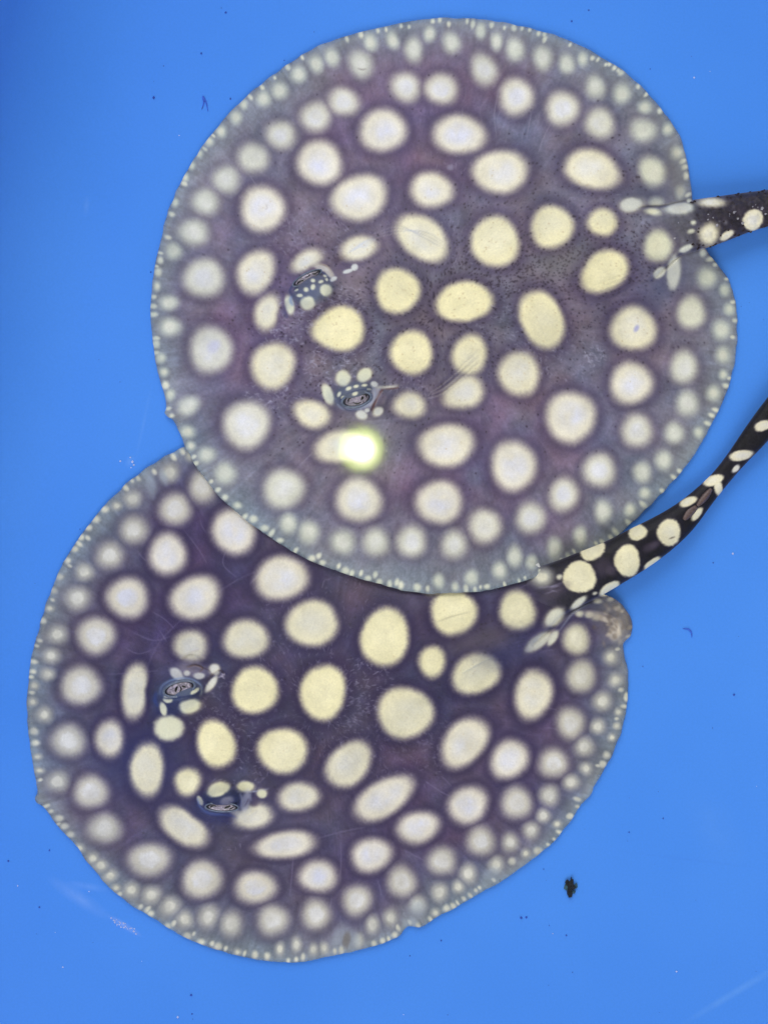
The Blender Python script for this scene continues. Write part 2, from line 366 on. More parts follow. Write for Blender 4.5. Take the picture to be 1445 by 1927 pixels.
LO_SPOTS = [(330,958,31,29,0),(252,997,26,26,0),(207,1045,26,25,0),(159,1076,18,17,0),(146,1126,24,23,0),(108,1194,20,18,0),(316,1043,36,38,0),(240,1125,39,38,0),
(181,1196,36,35,0),(368,1125,48,40,-25),(441,999,41,44,0),(530,1088,51,41,-15),(381,916,26,30,0),(359,857,10,12,0),(320,889,18,18,0),(250,939,17,16,0),
(220,952,11,9,0),(198,958,8,7,0),(181,977,8,7,0),(167,993,7,6,0),(153,1011,7,6,0),(141,1033,7,6,0),(128,1055,6,6,0),(113,1085,7,6,0),(101,1111,7,6,0),
(94,1145,9,7,0),(82,1168,6,6,0),(463,1203,43,36,-5),(359,1217,31,32,0),(153,1290,38,36,0),(256,1298,27,50,8),(129,1394,33,31,0),(207,1391,27,35,0),
(277,1448,34,50,3),(172,1490,33,31,0),(108,1471,22,20,-20),(84,1345,16,16,0),(90,1269,15,12,0),(97,1234,17,15,0),(197,1559,33,28,0),(346,1553,50,33,38),
(480,1299,44,44,0),(407,1400,36,46,-20),(532,1413,46,44,0),(318,1370,27,23,0),(353,1471,25,27,0),(477,1536,38,24,-10),(562,1500,39,27,-8),(537,1590,56,26,-6),
(357,1329,20,13,-15),(316,1316,9,7,0),(308,1333,7,12,-15),(411,1486,21,13,-20),(462,1481,16,10,0),(493,1493,10,8,20),(404,1260,10,10,0),(398,1288,15,6,-55),
(65,1290,10,9,0),(62,1321,10,9,0),(64,1376,8,7,0),(67,1398,8,6,0),(71,1424,10,6,0),(75,1450,10,6,0),(280,1618,39,31,0),(381,1655,38,35,-20),
(481,1670,38,31,0),(514,1732,30,29,-30),(175,1615,13,12,0),(190,1629,15,13,0),(208,1648,15,12,-30),(248,1675,16,15,0),(285,1685,19,17,-30),(320,1706,21,18,-40),
(348,1730,16,17,0),(392,1725,20,23,20),(435,1739,21,24,0),(219,1671,9,8,0),(150,1596,10,9,0),(527,1786,9,14,0),(558,1778,10,15,0),(112,1540,8,6,0),
(122,1555,8,6,0),(133,1570,8,6,0),(284,1719,7,6,0),(316,1743,6,6,0),(353,1762,8,7,0),(378,1773,8,6,0),(411,1781,8,7,0),(447,1792,8,8,0),
(480,1797,6,8,0),(503,1800,6,8,0),(587,1173,50,43,-5),(724,1199,46,55,8),(853,1152,43,44,0),(973,1149,34,38,-15),(813,1245,25,30,0),(895,1268,47,37,-30),
(607,1304,43,51,8),(762,1341,53,48,-15),(656,1438,49,37,-48),(874,1397,52,38,-48),(1003,1307,35,47,15),(958,1429,39,33,-48),(722,1502,62,33,-32),
(699,1609,39,31,-10),(786,1557,39,30,-18),(880,1515,39,33,-40),(972,1511,29,30,0),(598,1649,37,29,-3),(904,1583,27,27,0),(831,1620,27,26,0),(756,1659,28,29,0),
(672,1694,28,29,0),(595,1721,27,29,0),(735,1727,14,18,0),(701,1740,13,18,0),(786,1702,16,17,0),(827,1679,16,19,0),(862,1669,12,13,0),(881,1644,16,19,0),
(960,1585,16,18,0),(999,1563,16,17,0),(1022,1535,13,14,0),(933,1627,14,16,0),(590,1787,9,12,0),(610,1784,9,12,0),(675,1771,10,15,0),
(819,1718,9,9,0),(840,1709,7,7,0),(704,1776,5,6,0),(720,1771,5,6,0),(743,1759,6,6,0),(989,1606,9,9,0),(1012,1601,8,7,0),(963,1621,7,7,0),
(1093,1273,27,31,10),(1084,1203,25,29,0),(1073,1361,27,29,0),(1041,1436,27,28,0),(1099,1405,18,18,0),(1133,1320,18,18,0),(1158,1280,14,14,0),(1149,1237,14,15,0),
(1124,1367,14,14,0),(1074,1472,16,15,0),(1033,1497,19,20,0),(1102,1446,12,12,0),(1163,1340,8,8,0),(1160,1366,8,8,0),(1151,1388,8,8,0),(1141,1421,8,8,0),
(1134,1438,7,7,0),(1072,1536,7,6,0),(1048,1551,9,8,0),(1178,1312,5,9,0),(1090,1086,31,31,0),(1180,1055,24,31,-5),(1019,1086,21,18,0),(1258,1002,22,26,0),
(1199,1002,18,15,-20),(1115,1036,25,17,-25),(1227,1061,19,8,-38),(1146,1108,21,10,-35),(1088,1136,18,7,-40),(1043,1162,21,13,-45),(1294,944,18,8,-22),
(1341,904,20,10,-20),(1351,918,8,15,-5),(1394,857,23,10,-10),(1435,801,17,10,-20),(1311,967,7,15,40),(1384,882,5,9,45),(1012,1208,27,11,-35),(1040,1200,15,7,-58),
(1090,1155,8,6,0),(1109,1157,9,6,0),(1123,1161,10,7,0),(1124,1131,8,5,0),(1162,1144,6,6,0),(1160,1188,12,17,10)]
# the same kind of spots where the other ray's body or the frame edge hides them
LO_SPOTS += [(480,905,34,30,0),(600,960,40,36,10),(700,1010,42,36,20),(640,870,24,22,0),(760,930,26,24,0),(850,1010,30,28,0),(820,1090,36,30,0),(930,1050,22,22,0),
(1500,745,16,12,-50),(1545,672,14,12,-60),(1580,600,12,10,-70)]
UP_SPOTS += [(1470,372,16,9,-15),(1500,398,16,9,-15),(1560,358,14,10,-15),(1630,355,14,8,-15),(1700,322,12,8,-18)]
# the small spots on the raised eyes
UP_EYE = [(576,545,4.5,4.5,0),(589,540,4,5.5,20),(589,528,4.5,3.5,0),(604,530,5,3,-20),(564,556,5.5,3.2,0),(612,519,3,2.5,0),(615,526,2.5,3,0),(558,546,4,1.6,-30),
(656,731,5.5,3.6,-25),(670,727,5,3,-10),(686,725,5.5,2.6,-5),(668,741,5.5,3.4,-20),(638,742,3,5,25),(645,748,3.5,2.8,-30),(694,733,4,1.8,10)]

UP_OUT = [(798,36),(873,34),(929,39),(1023,60),(1079,80),(1154,121),(1202,159),(1247,209),(1277,254),(1294,310),(1299,352),(1303,378),(1312,425),(1326,466),(1348,496),
(1367,522),(1382,563),(1386,598),(1386,640),(1380,690),(1364,745),(1337,800),(1300,864),(1240,933),(1200,973),(1162,1007),(1128,1030),(1085,1049),(1040,1070),(996,1090),(955,1102),(910,1112),
(872,1115),(828,1117),(780,1115),(727,1103),(656,1082),(581,1054),(522,1020),(469,983),(421,942),(380,893),(353,849),(340,818),(325,789),(317,785),(310,777),(313,769),(311,748),
(297,699),(288,643),(284,587),(290,512),(305,445),(312,411),(350,325),(409,239),(469,177),(536,125),(596,88),(634,73),(697,56)]
LO_OUT = [(348,841),(292,870),(239,910),(194,955),(153,1007),(116,1067),(90,1130),(71,1194),(60,1235),(53,1293),(52,1350),(58,1409),(68,1469),(71,1492),(66,1502),(70,1511),(82,1518),
(108,1553),(142,1590),(180,1641),(224,1686),(292,1730),(348,1764),(404,1786),(478,1805),(534,1811),(570,1810),(612,1802),(679,1787),(724,1774),(752,1760),(760,1750),
(768,1744),(791,1744),(822,1726),(855,1709),(911,1676),(933,1665),(967,1642),(1040,1586),(1065,1556),(1095,1512),(1112,1494),(1118,1478),(1137,1448),(1159,1403),(1173,1359),(1181,1304),
(1180,1259),(1172,1222),(1172,1211),(1186,1196),(1190,1180),(1187,1164),(1176,1147),(1160,1130),(1137,1118),(1105,1105),(1060,1085),(1000,1060),(955,1010),(890,950),(800,890),(690,845),
(560,812),(440,815)]
UP_TAIL = [(1150,470,62),(1200,456,60),(1260,437,53),(1305,424,48),(1348,414,44),(1396,401,38),(1445,391,34),(1520,375,30),(1620,350,25),(1720,320,19),(1820,285,12),(1900,258,3)]
LO_TAIL = [(960,1140,56),(1010,1122,53),(1057,1104,49),(1110,1080,46),(1157,1057,42),(1199,1033,40),(1246,1004,35),(1284,975,29),(1322,936,21),(1354,901,17.5),(1386,862,19),(1412,830,23),
(1440,795,26),(1500,715,25),(1560,625,20),(1600,540,13),(1622,450,3)]

class Ray: pass

def build_fields(name, out, centre, snout, tailbase, tail, spots, col, seed):
    R = Ray(); R.c = np.array(centre, float)
    P = catmull(out, True, 14)
    th = np.unwrap(np.arctan2(P[:, 1] - R.c[1], P[:, 0] - R.c[0])); rr = np.hypot(P[:, 0] - R.c[0], P[:, 1] - R.c[1])
    o = np.argsort(np.mod(th, 2 * np.pi)); tm = np.mod(th, 2 * np.pi)[o]; rm = rr[o]
    R.tm = np.concatenate([[tm[-1] - 2 * np.pi], tm, [tm[0] + 2 * np.pi]]); R.rm = np.concatenate([[rm[-1]], rm, [rm[0]]])
    def radius(t):
        t = np.mod(t, 2 * np.pi); r = np.interp(t, R.tm, R.rm)
        return r + 1.2 * fbm(t * 40, t * 0 + 3.3, seed + 5, 3) + .8 * np.sin(t * 70 + 3 * np.sin(t * 9)) * (fbm(t * 6, t * 0, seed + 6, 2) > .1)
    R.radius = radius
    T = np.arctan2(YY - R.c[1], XX - R.c[0]); D = np.hypot(XX - R.c[0], YY - R.c[1])
    RD = np.interp(np.mod(T, 2 * np.pi), np.linspace(0, 2 * np.pi, 4000), radius(np.linspace(0, 2 * np.pi, 4000))).astype(np.float32)
    E = (RD - D)                                                     # pixels inside the margin
    R.inside = E > 0; R.E = E
    s0 = np.array(snout, float); s1 = np.array(tailbase, float); ax = s1 - s0; Ln = np.hypot(*ax); ax /= Ln
    s = ((XX - s0[0]) * ax[0] + (YY - s0[1]) * ax[1]) / Ln; t = (XX - s0[0]) * -ax[1] + (YY - s0[1]) * ax[0]
    R.ax = ax
    # ---- height above what it lies on, metres
    Ec = np.clip(E, 0, None)
    wing = .0014 + .0085 * (1 - np.exp(-Ec / 75.0)) + .0040 * sstep(60, 330, Ec)
    bw = np.interp(s, [0, .25, .42, .6, .8, .95, 1.05], [90, 140, 150, 140, 100, 66, 54])
    bh = np.interp(s, [0.03, .18, .32, .5, .75, .93, 1.1], [0, .009, .026, .024, .018, .014, .011])
    body = bh * (1 / (1 + (np.abs(t) / bw) ** 5))
    undul = .0016 * gfbm(120, 120, seed + 9, 3) * sstep(0, 60, Ec)
    R.Z = (wing + body + undul).astype(np.float32)
    R.s, R.t = s, t
    # ---- pigment, srgb 0..255
    big = gfbm(170, 170, seed + 1, 4)[..., None]; med = gfbm(22, 22, seed + 2, 4)[..., None]
    fine = gfbm(3.2, 3.2, seed + 3, 2)[..., None]
    m = np.exp(-np.clip(E, 0, None) / col['mw'])[..., None]
    bodyness = np.exp(-(t / 170) ** 2) * sstep(.12, .3, s)
    base = np.array(col['inner'], np.float32) * (1 - m) + np.array(col['edge'], np.float32) * m
    base = base * (1 - bodyness[..., None] * .6) + np.array(col['body'], np.float32) * bodyness[..., None] * .6
    patch = sstep(-.15, .5, big) * (1 - m) * (1 - .6 * bodyness[..., None])
    base = base + patch * (np.array(col['purple'], np.float32) - base) * .75
    base = base * (1 + .10 * big + .14 * med * (1 - .4 * m) + .12 * fine)
    hue = gfbm(75, 75, seed + 61, 4)[..., None]; hue2 = gfbm(38, 38, seed + 71, 4)[..., None]
    base = base * (1 + .16 * hue2) + hue * np.array([17, 2, -7], np.float32) * (1 - .5 * m)
    # fin rays: fine streaks running out to the margin
    st = fbm(T * 95, D / 90, seed + 21, 3) * np.exp(-np.clip(E, 0, None) / 70) + .35 * fbm(T * 60, D / 130, seed + 22, 3)
    base = base + (st * 22)[..., None] * np.array([.9, 1, 1.1], np.float32)
    spot = np.zeros((H, W), np.float32); core = np.zeros((H, W), np.float32); halo = np.zeros((H, W), np.float32); creamy = np.zeros((H, W), np.float32)
    ring = np.zeros((H, W), np.float32)
    jit = (2.0 * gfbm(3.0, 3.0, seed + 31, 2) + 1.6 * gfbm(20, 20, seed + 32, 2)).astype(np.float32)
    MODS = {(641, 619): [(180, .2, 6)], (256, 1298): [(0, -.34, 2), (75, .12, 8)], (346, 1553): [(-45, -.30, 2), (10, .14, 6)], (1021, 600): [(-30, -.16, 3)], (1139, 510): [(160, .12, 4)], (1111, 318): [(25, .14, 5)],
            (503, 589): [(-60, .15, 4), (0, -.2, 3)], (578, 491): [(60, -.3, 3)], (795, 449): [(-135, .1, 5)], (1186, 385): [(-5, .5, 6), (0, -.05, 2)], (1280, 392): [(180, .3, 6)], (480, 1299): [], (607, 1304): [(-40, .08, 4)],
            (359, 1217): [(100, -.15, 3)], (280, 1618): [(0, .1, 6)], (875, 738): [(160, .18, 6)], (883, 667): [(80, .08, 4)], (1012, 1208): [(-35, .2, 6)], (640, 840): [(170, .1, 4)]}
    def put(x, y, rx, ry, ang, crisp=None, ha=1.0):
        rm_ = math.sqrt(rx * ry); ys, xs = win(x, y, max(rx, ry) * 1.5 + 26)
        if ys.start >= ys.stop or xs.start >= xs.stop: return
        X = XX[ys, xs] - x; Y = YY[ys, xs] - y; a = math.radians(ang); ca, sa = math.cos(a), math.sin(a)
        u = (X * ca + Y * sa) / rx; vv = (-X * sa + Y * ca) / ry
        ph = np.arctan2(vv, u); k1, k2, k3 = rng.uniform(-1, 1, 3)
        d = np.hypot(u, vv) * (1 + .035 * np.sin(2 * ph + 6 * k1) * k2 + .03 * np.sin(3 * ph + 5 * k3))
        pa = np.arctan2(Y, X)
        for (a0, am, pw_) in MODS.get((x, y), ()): d = d / (1 + am * np.clip(np.cos(pa - math.radians(a0)), 0, 1) ** pw_)
        xi, yi = min(max(int(x), 0), W - 1), min(max(int(y), 0), H - 1)
        eh = float(E[yi, xi]); bo = float(bodyness[yi, xi]); edge = float(np.clip(1 - eh / 150, 0, 1)) if eh > 0 else 0
        fz = crisp if crisp else 17 + 8 * (1 - bo) + 4 * edge
        fz = min(fz, rm_ * 1.1)
        sd = (d - 1) * rm_ + jit[ys, xs] * min(1, rm_ / 22)
        k = sstep(fz * .55, -fz * .55, sd) * (1 - .10 * edge)
        new = k > spot[ys, xs]
        spot[ys, xs] = np.where(new, k, spot[ys, xs])
        cr = np.clip(bo * 1.1, 0, 1) if eh > 0 else float(np.interp(x, [1200, 1420], [.85, .4]))
        cc = sstep(.95, .15, d + jit[ys, xs] * .015)
        if edge > .02: cc = cc * (1 - col['nuc']) + col['nuc'] * sstep(.62, .36, d + jit[ys, xs] * .05)
        if rm_ < 7.5: cc = np.ones_like(cc)
        core[ys, xs] = np.where(new, cc, core[ys, xs]); creamy[ys, xs] = np.where(new, cr, creamy[ys, xs])
        ring[ys, xs] = np.where(new, edge, ring[ys, xs])
        hw = 4 + .42 * min(rm_, 44)
        g = np.exp(-(np.clip(sd, 0, None) / hw) ** 2) * min(1, rm_ / 30) * (1 - .75 * edge) * ha
        halo[ys, xs] = np.maximum(halo[ys, xs], g)
    for q in spots:
        if q[0] > tailbase[0] + 40 and E[q[1], min(q[0], W - 1)] < 12: put(*q, crisp=5.0)       # crisp white marks on the tail
        else: put(*q)
    R.put = put
    # tiny spots strung along the very margin
    for tt in np.arange(0, 2 * np.pi, 15.0 / 540):
        tt = tt + rng.uniform(-.006, .006); r_ = float(radius(np.array(tt))) - rng.choice([rng.uniform(2.5, 7), rng.uniform(5, 15)])
        if rng.random() < .36: continue
        x = R.c[0] + r_ * math.cos(tt); y = R.c[1] + r_ * math.sin(tt)
        if not (0 < x < W - 1 and 0 < y < H - 1) or spot[int(y), int(x)] > .12: continue
        q = rng.uniform(3.4, 6.2); put(x, y, q * rng.uniform(1, 1.6), q * .8, math.degrees(tt), q * 1.8)
    tail_d = np.full((H, W), 1e3, np.float32)
    TP = catmull(tail, False, 8)
    for (x, y, h_) in TP:
        ys, xs = win(x, y, h_ + 30)
        if ys.start < ys.stop and xs.start < xs.stop:
            tail_d[ys, xs] = np.minimum(tail_d[ys, xs], np.hypot(XX[ys, xs] - x, YY[ys, xs] - y) - h_)
    onward = sstep(.93, 1.06, s)                                      # the tail is darker than the disc
    tk = (sstep(6, -6, tail_d) * onward)[..., None]
    base = base * (1 - tk) + (np.array(col['tail'], np.float32) * (1 + .5 * med + .35 * fine)) * tk
    dark = np.array(col['halo'], np.float32)
    hh = (halo * col['hk'])[..., None] * (1 - tk * .7)
    base = base * (1 - hh) + dark * hh
    cw = np.array(col['white'], np.float32); cc_ = np.array(col['cream'], np.float32); cm = np.array(col['rim'], np.float32); ce = np.array(col['espot'], np.float32)
    core = core * np.clip(.85 + .9 * gfbm(26, 26, seed + 51, 3), .2, 1.15)
    K = core[..., None]; CRM = creamy[..., None]; RG = ring[..., None]
    sc = (cm * (1 - K) + cw * K) * (1 - CRM) + (cc_ * (1 - .25 * K) + np.array([238, 232, 205], np.float32) * .25 * K) * CRM
    sc = sc * (1 - RG) + (ce * (1 - K) + np.array(col['ecore'], np.float32) * K) * RG
    sc = sc * (1 + .05 * med + .03 * fine + .06 * gfbm(48, 48, seed + 81, 3)[..., None])
    pig = base * (1 - spot[..., None]) + sc * spot[..., None]
    R.pig = pig.astype(np.float32); R.spot = spot; R.bodyness = bodyness; R.D = D; R.T = T; R.tk = tk[..., 0]
    R.tail = TP; R.seed = seed
    # how much of the ground the thin margin lets through
    R.thin = (.40 * np.exp(-np.clip(E, 0, None) / 28) * (1 - .75 * spot) + .10 * np.exp(-np.clip(E, 0, None) / 90)) * (1 - R.tk)
    return R

UPC = dict(nuc=.25, inner=(117, 108, 130), edge=(138, 152, 166), body=(110, 107, 117), purple=(98, 76, 110), tail=(44, 39, 50), halo=(58, 46, 78), hk=.62, mw=78,
           white=(222, 222, 236), cream=(236, 227, 184), rim=(228, 221, 203), espot=(200, 209, 196), ecore=(232, 232, 208))
LOC = dict(nuc=.9, inner=(81, 72, 101), edge=(136, 152, 162), body=(60, 55, 78), purple=(66, 47, 88), tail=(9, 7, 18), halo=(42, 32, 68), hk=.85, mw=70,
           white=(212, 212, 226), cream=(230, 222, 182), rim=(219, 211, 196), espot=(176, 176, 168), ecore=(228, 224, 200))
LO = build_fields('lower', LO_OUT, (600, 1335), (68, 1530), (1030, 1112), LO_TAIL, LO_SPOTS, LOC, 101)
UP = build_fields('upper', UP_OUT, (825, 590), (310, 752), (1300, 425), UP_TAIL, UP_SPOTS, UPC, 202)

def dots(R, n, fn, r0, r1, colr, k):
    """small pigment dots scattered where fn(x,y) says"""
    c = 0; tries = 0
    while c < n and tries < n * 30:
        tries += 1
        x, y = rng.uniform(0, 1440), rng.uniform(0, 1900)
        if rng.random() > fn(int(x), int(y)): continue
        c += 1; r = rng.uniform(r0, r1); ys, xs = win(x, y, r * 2 + 2)
        g = np.exp(-((XX[ys, xs] - x) ** 2 + (YY[ys, xs] - y) ** 2) / (r * r)) * k * rng.uniform(.5, 1)
        R.pig[ys, xs] = R.pig[ys, xs] * (1 - g[..., None]) + np.array(colr, np.float32) * g[..., None]

def dashes(R, cx, cy, rad, n, amp, ang=None, ln=6):
    """papillae: short pale threads standing in a patch"""
    for _ in range(n):
        a = rng.uniform(0, 2 * math.pi); q = rad * 1.35 * math.sqrt(rng.random()); x = cx + q * math.cos(a) * 1.2; y = cy + q * math.sin(a)
        if not (5 < x < W - 5 and 5 < y < H - 5) or R.E[int(y), int(x)] < 25 or R.spot[int(y), int(x)] > .5: continue
        b = (rng.uniform(0, math.pi) if ang is None else math.radians(ang + rng.normal(0, 25))); l = ln * rng.uniform(.5, 1.2) / 2
        ys, xs = win(x, y, l + 4); X = XX[ys, xs] - x; Y = YY[ys, xs] - y
        t = np.clip(X * math.cos(b) + Y * math.sin(b), -l, l)
        f = np.exp(-((X - t * math.cos(b)) ** 2 + (Y - t * math.sin(b)) ** 2)) * rng.uniform(.4, 1); g = (f * amp)[..., None]
        R.pig[ys, xs] = R.pig[ys, xs] * (1 - g) + np.array((178, 176, 200), np.float32) * g; R.Z[ys, xs] += f * .0002

def line(R, pts, wid, colr, k, dz=0, on=.25):
    ys, xs, f = stroke(pts, wid)
    k = k * (1 - (1 - on) * R.spot[ys, xs])
    g = (f * k)[..., None]; R.pig[ys, xs] = R.pig[ys, xs] * (1 - g) + np.array(colr, np.float32) * g; R.Z[ys, xs] += f * dz

def bump(R, x, y, rx, ry, ang, dz, p=2):
    ys, xs = win(x, y, max(rx, ry) * 2.2); X = XX[ys, xs] - x; Y = YY[ys, xs] - y; a = math.radians(ang)
    u = (X * math.cos(a) + Y * math.sin(a)) / rx; q = (-X * math.sin(a) + Y * math.cos(a)) / ry
    R.Z[ys, xs] += dz * np.exp(-(u * u + q * q) ** (p / 2))

RAG = gfbm(9, 9, 909, 3)
def tint(R, x, y, rx, ry, ang, colr, k, soft=.35):
    ys, xs = win(x, y, max(rx, ry) * 1.6 + 4); X = XX[ys, xs] - x; Y = YY[ys, xs] - y; a = math.radians(ang)
    d = np.hypot((X * math.cos(a) + Y * math.sin(a)) / rx, (-X * math.sin(a) + Y * math.cos(a)) / ry) + .16 * RAG[ys, xs]
    g = (sstep(1 + soft, 1 - soft, d) * k)[..., None]; R.pig[ys, xs] = R.pig[ys, xs] * (1 - g) + np.array(colr, np.float32) * g

def pale(R, lst, colr=(226, 224, 206), soft=.25, k=.95):
    for (x, y, rx, ry, a) in lst: tint(R, x, y, rx, ry, a, colr, k, soft)

# ---- upper ray: eyes, spiracles, folds, speckle
NAVY = (52, 66, 104)
dots(UP, 2800, lambda x, y: float(UP.bodyness[y, x] * (UP.E[y, x] > 90) * (.25 + .75 * math.exp(-((x - 1040) / 150) ** 2 - ((y - 480) / 70) ** 2) + .5 * math.exp(-((x - 830) / 120) ** 2 - ((y - 560) / 110) ** 2)) * (1 if UP.spot[y, x] < .3 else .0)), 1.1, 1.9, (38, 28, 42), .95)
dots(UP, 130, lambda x, y: float((UP.E[y, x] > 60) * .5 * (UP.spot[y, x] < .3)), 1.1, 1.8, (46, 36, 52), .8)
dots(UP, 420, lambda x, y: float(UP.bodyness[y, x] * (UP.E[y, x] > 150) * (UP.spot[y, x] > .8)), .9, 1.5, (188, 164, 120), .7)
dots(LO, 200, lambda x, y: float(LO.bodyness[y, x] * (LO.E[y, x] > 150) * (LO.spot[y, x] > .8)), .8, 1.3, (190, 168, 124), .5)
dots(UP, 14, lambda x, y: math.exp(-((x - 1160) / 35) ** 2 - ((y - 455) / 9) ** 2), 2.5, 4.0, (36, 24, 34), .9)
for (x, y, r, n, a) in ((560, 600, 38, 150, .38), (600, 590, 30, 110, .4), (525, 632, 25, 70, .4), (625, 690, 32, 150, .45), (690, 660, 30, 80, .32), (655, 565, 22, 80, .4),
                        (590, 430, 40, 110, .3), (530, 440, 30, 70, .3), (500, 735, 26, 70, .45), (545, 760, 22, 50, .35), (1060, 660, 45, 130, .3), (945, 590, 40, 90, .3), (770, 735, 25, 60, .35),
                        (1000, 660, 35, 80, .3), (690, 420, 40, 70, .25), (870, 460, 40, 60, .25), (1120, 390, 40, 60, .25), (850, 290, 30, 30, .25), (430, 600, 60, 50, .2), (1120, 670, 14, 40, .5)):
    dashes(UP, x, y, r, n, a)
for (x, y, rx, ry, dz) in ((588, 546, 42, 32, .0085), (668, 742, 44, 28, .0085)): bump(UP, x, y, rx, ry, -22 if x < 600 else -12, dz * 1.35, 4)
tint(UP, 588, 545, 40, 27, -22, (86, 94, 114), .8, .3); tint(UP, 666, 743, 40, 24, -14, (86, 94, 112), .85, .3)
tint(UP, 585, 552, 22, 12, -20, (96, 104, 132), .6); tint(UP, 664, 732, 24, 8, -14, (100, 106, 126), .6)
pale(UP, [(579, 570, 13, 12, 0), (545, 574, 8, 17, -10), (613, 546, 11, 11, 0), (646, 712, 13, 14, 0), (686, 706, 14, 11, -40), (617, 742, 9, 19, -20)], (222, 222, 198))
pale(UP, UP_EYE, (226, 224, 196), .4)
line(UP, [(553, 560), (546, 548), (556, 532), (575, 517), (600, 511), (617, 519), (621, 532)], 2.2, (40, 54, 98), .75, -.0006)
line(UP, [(541, 566), (536, 585), (540, 600)], 5, (52, 54, 96), .6, -.001)
pale(UP, [(604, 503, 15, 6, 20), (620, 513, 6, 12, -35)], (214, 208, 196), .4, .8)
line(UP, [(578, 507), (600, 496), (618, 503), (626, 520)], 2.0, (176, 158, 140), .6, .0008)
pale(UP, [(628, 525, 7, 4, -30), (667, 503, 7, 6, -30), (655, 510, 10, 3.5, -18)], (224, 226, 220), .3, .9)
bump(UP, 640, 495, 16, 10, -20, -.004)
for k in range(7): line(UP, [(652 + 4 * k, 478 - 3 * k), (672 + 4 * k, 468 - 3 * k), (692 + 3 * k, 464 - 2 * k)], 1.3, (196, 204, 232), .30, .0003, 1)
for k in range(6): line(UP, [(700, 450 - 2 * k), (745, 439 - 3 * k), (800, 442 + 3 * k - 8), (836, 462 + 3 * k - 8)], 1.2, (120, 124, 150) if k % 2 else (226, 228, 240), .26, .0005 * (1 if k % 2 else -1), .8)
# spiracle behind the second eye
bump(UP, 716, 752, 22, 20, 40, -.006)
tint(UP, 702, 748, 12, 22, 35, (206, 202, 210), .85, .4); line(UP, [(722, 729), (712, 744), (704, 760), (699, 774)], 2.4, (86, 44, 44), .9, -.002)
line(UP, [(700, 728), (722, 729), (738, 728), (752, 726)], 3.0, (214, 210, 196), .85, .0012); line(UP, [(722, 732), (742, 731), (752, 729)], 1.3, (90, 50, 44), .7)
tint(UP, 718, 752, 9, 12, 30, (116, 104, 122), .7, .4); pale(UP, [(680, 780, 11, 8, 30), (712, 774, 9, 7, -30), (691, 772, 5, 4, 0), (704, 723, 7, 5, 20)], (226, 226, 220), .35)
line(UP, [(660, 785), (690, 792), (730, 790), (775, 785)], 3, (150, 144, 166), .35, .0006); line(UP, [(650, 770), (668, 772), (686, 766)], 4, (58, 52, 84), .5, -.0008)
line(UP, [(630, 748), (640, 765), (660, 771), (690, 764), (706, 745), (702, 726)], 2.4, (178, 190, 214), .7, .0008, 1); line(UP, [(634, 756), (652, 771), (678, 770)], 1.6, (30, 34, 66), .6, 0, 1)  # pale highlight and dark contour arcs painted round the eye bulb
line(UP, [(640, 748), (644, 758), (655, 766)], 1.6, (36, 44, 84), .7, 0, 1); line(UP, [(698, 738), (700, 748), (694, 758)], 1.8, (30, 38, 76), .7, 0, 1); line(UP, [(650, 742), (668, 736), (690, 733), (700, 739)], 1.2, (44, 54, 96), .6, 0, 1)
line(UP, [(696, 764), (708, 748), (714, 738)], 2.2, (222, 220, 224), .6, .0006, 1)
line(UP, [(549, 556), (547, 566), (552, 576)], 3.0, (110, 136, 190), .6, 0, 1); line(UP, [(556, 538), (574, 521), (600, 514)], 1.2, (176, 178, 200), .6, .0004, 1)  # highlight strokes painted along the first eye's rim
# folds of skin
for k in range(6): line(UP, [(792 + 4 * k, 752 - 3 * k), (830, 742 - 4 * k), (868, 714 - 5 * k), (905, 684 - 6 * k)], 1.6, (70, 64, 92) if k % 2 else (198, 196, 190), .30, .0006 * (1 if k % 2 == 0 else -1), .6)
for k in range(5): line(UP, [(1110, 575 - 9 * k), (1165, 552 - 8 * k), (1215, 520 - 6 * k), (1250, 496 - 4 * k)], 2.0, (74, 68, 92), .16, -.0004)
line(UP, [(1225, 528), (1258, 498), (1285, 474), (1325, 466)], 3, (44, 42, 76), .7, -.0025); line(UP, [(1200, 392), (1225, 389), (1250, 388), (1300, 378)], 2.4, (56, 56, 86), .7, -.002)
tint(UP, 1250, 540, 50, 28, -40, (70, 76, 112), .45, .8); tint(UP, 1215, 366, 46, 18, 0, (74, 80, 106), .5, .8)
pale(UP, [(1267, 512, 12, 31, 5), (1241, 513, 13, 8, -40), (1290, 468, 13, 5, -25), (1186, 385, 19, 12, -10), (1280, 392, 23, 10, -5)], (218, 218, 206), .25, .8)
tint(UP, 1060, 490, 55, 24, -15, (118, 118, 112), .35, .8)
dots(UP, 90, lambda x, y: float(UP.tk[y, x] * math.exp(-((y - (424 - (x - 1305) * .24)) / 13) ** 2)), 1.8, 4.2, (132, 132, 142), .7)
dots(UP, 330, lambda x, y: float(UP.tk[y, x] * (x > 1300) * (UP.spot[y, x] < .4)), 1.2, 2.8, (26, 16, 22), .8)
tint(UP, 640, 755, 10, 4, 0, (60, 60, 100), .3)
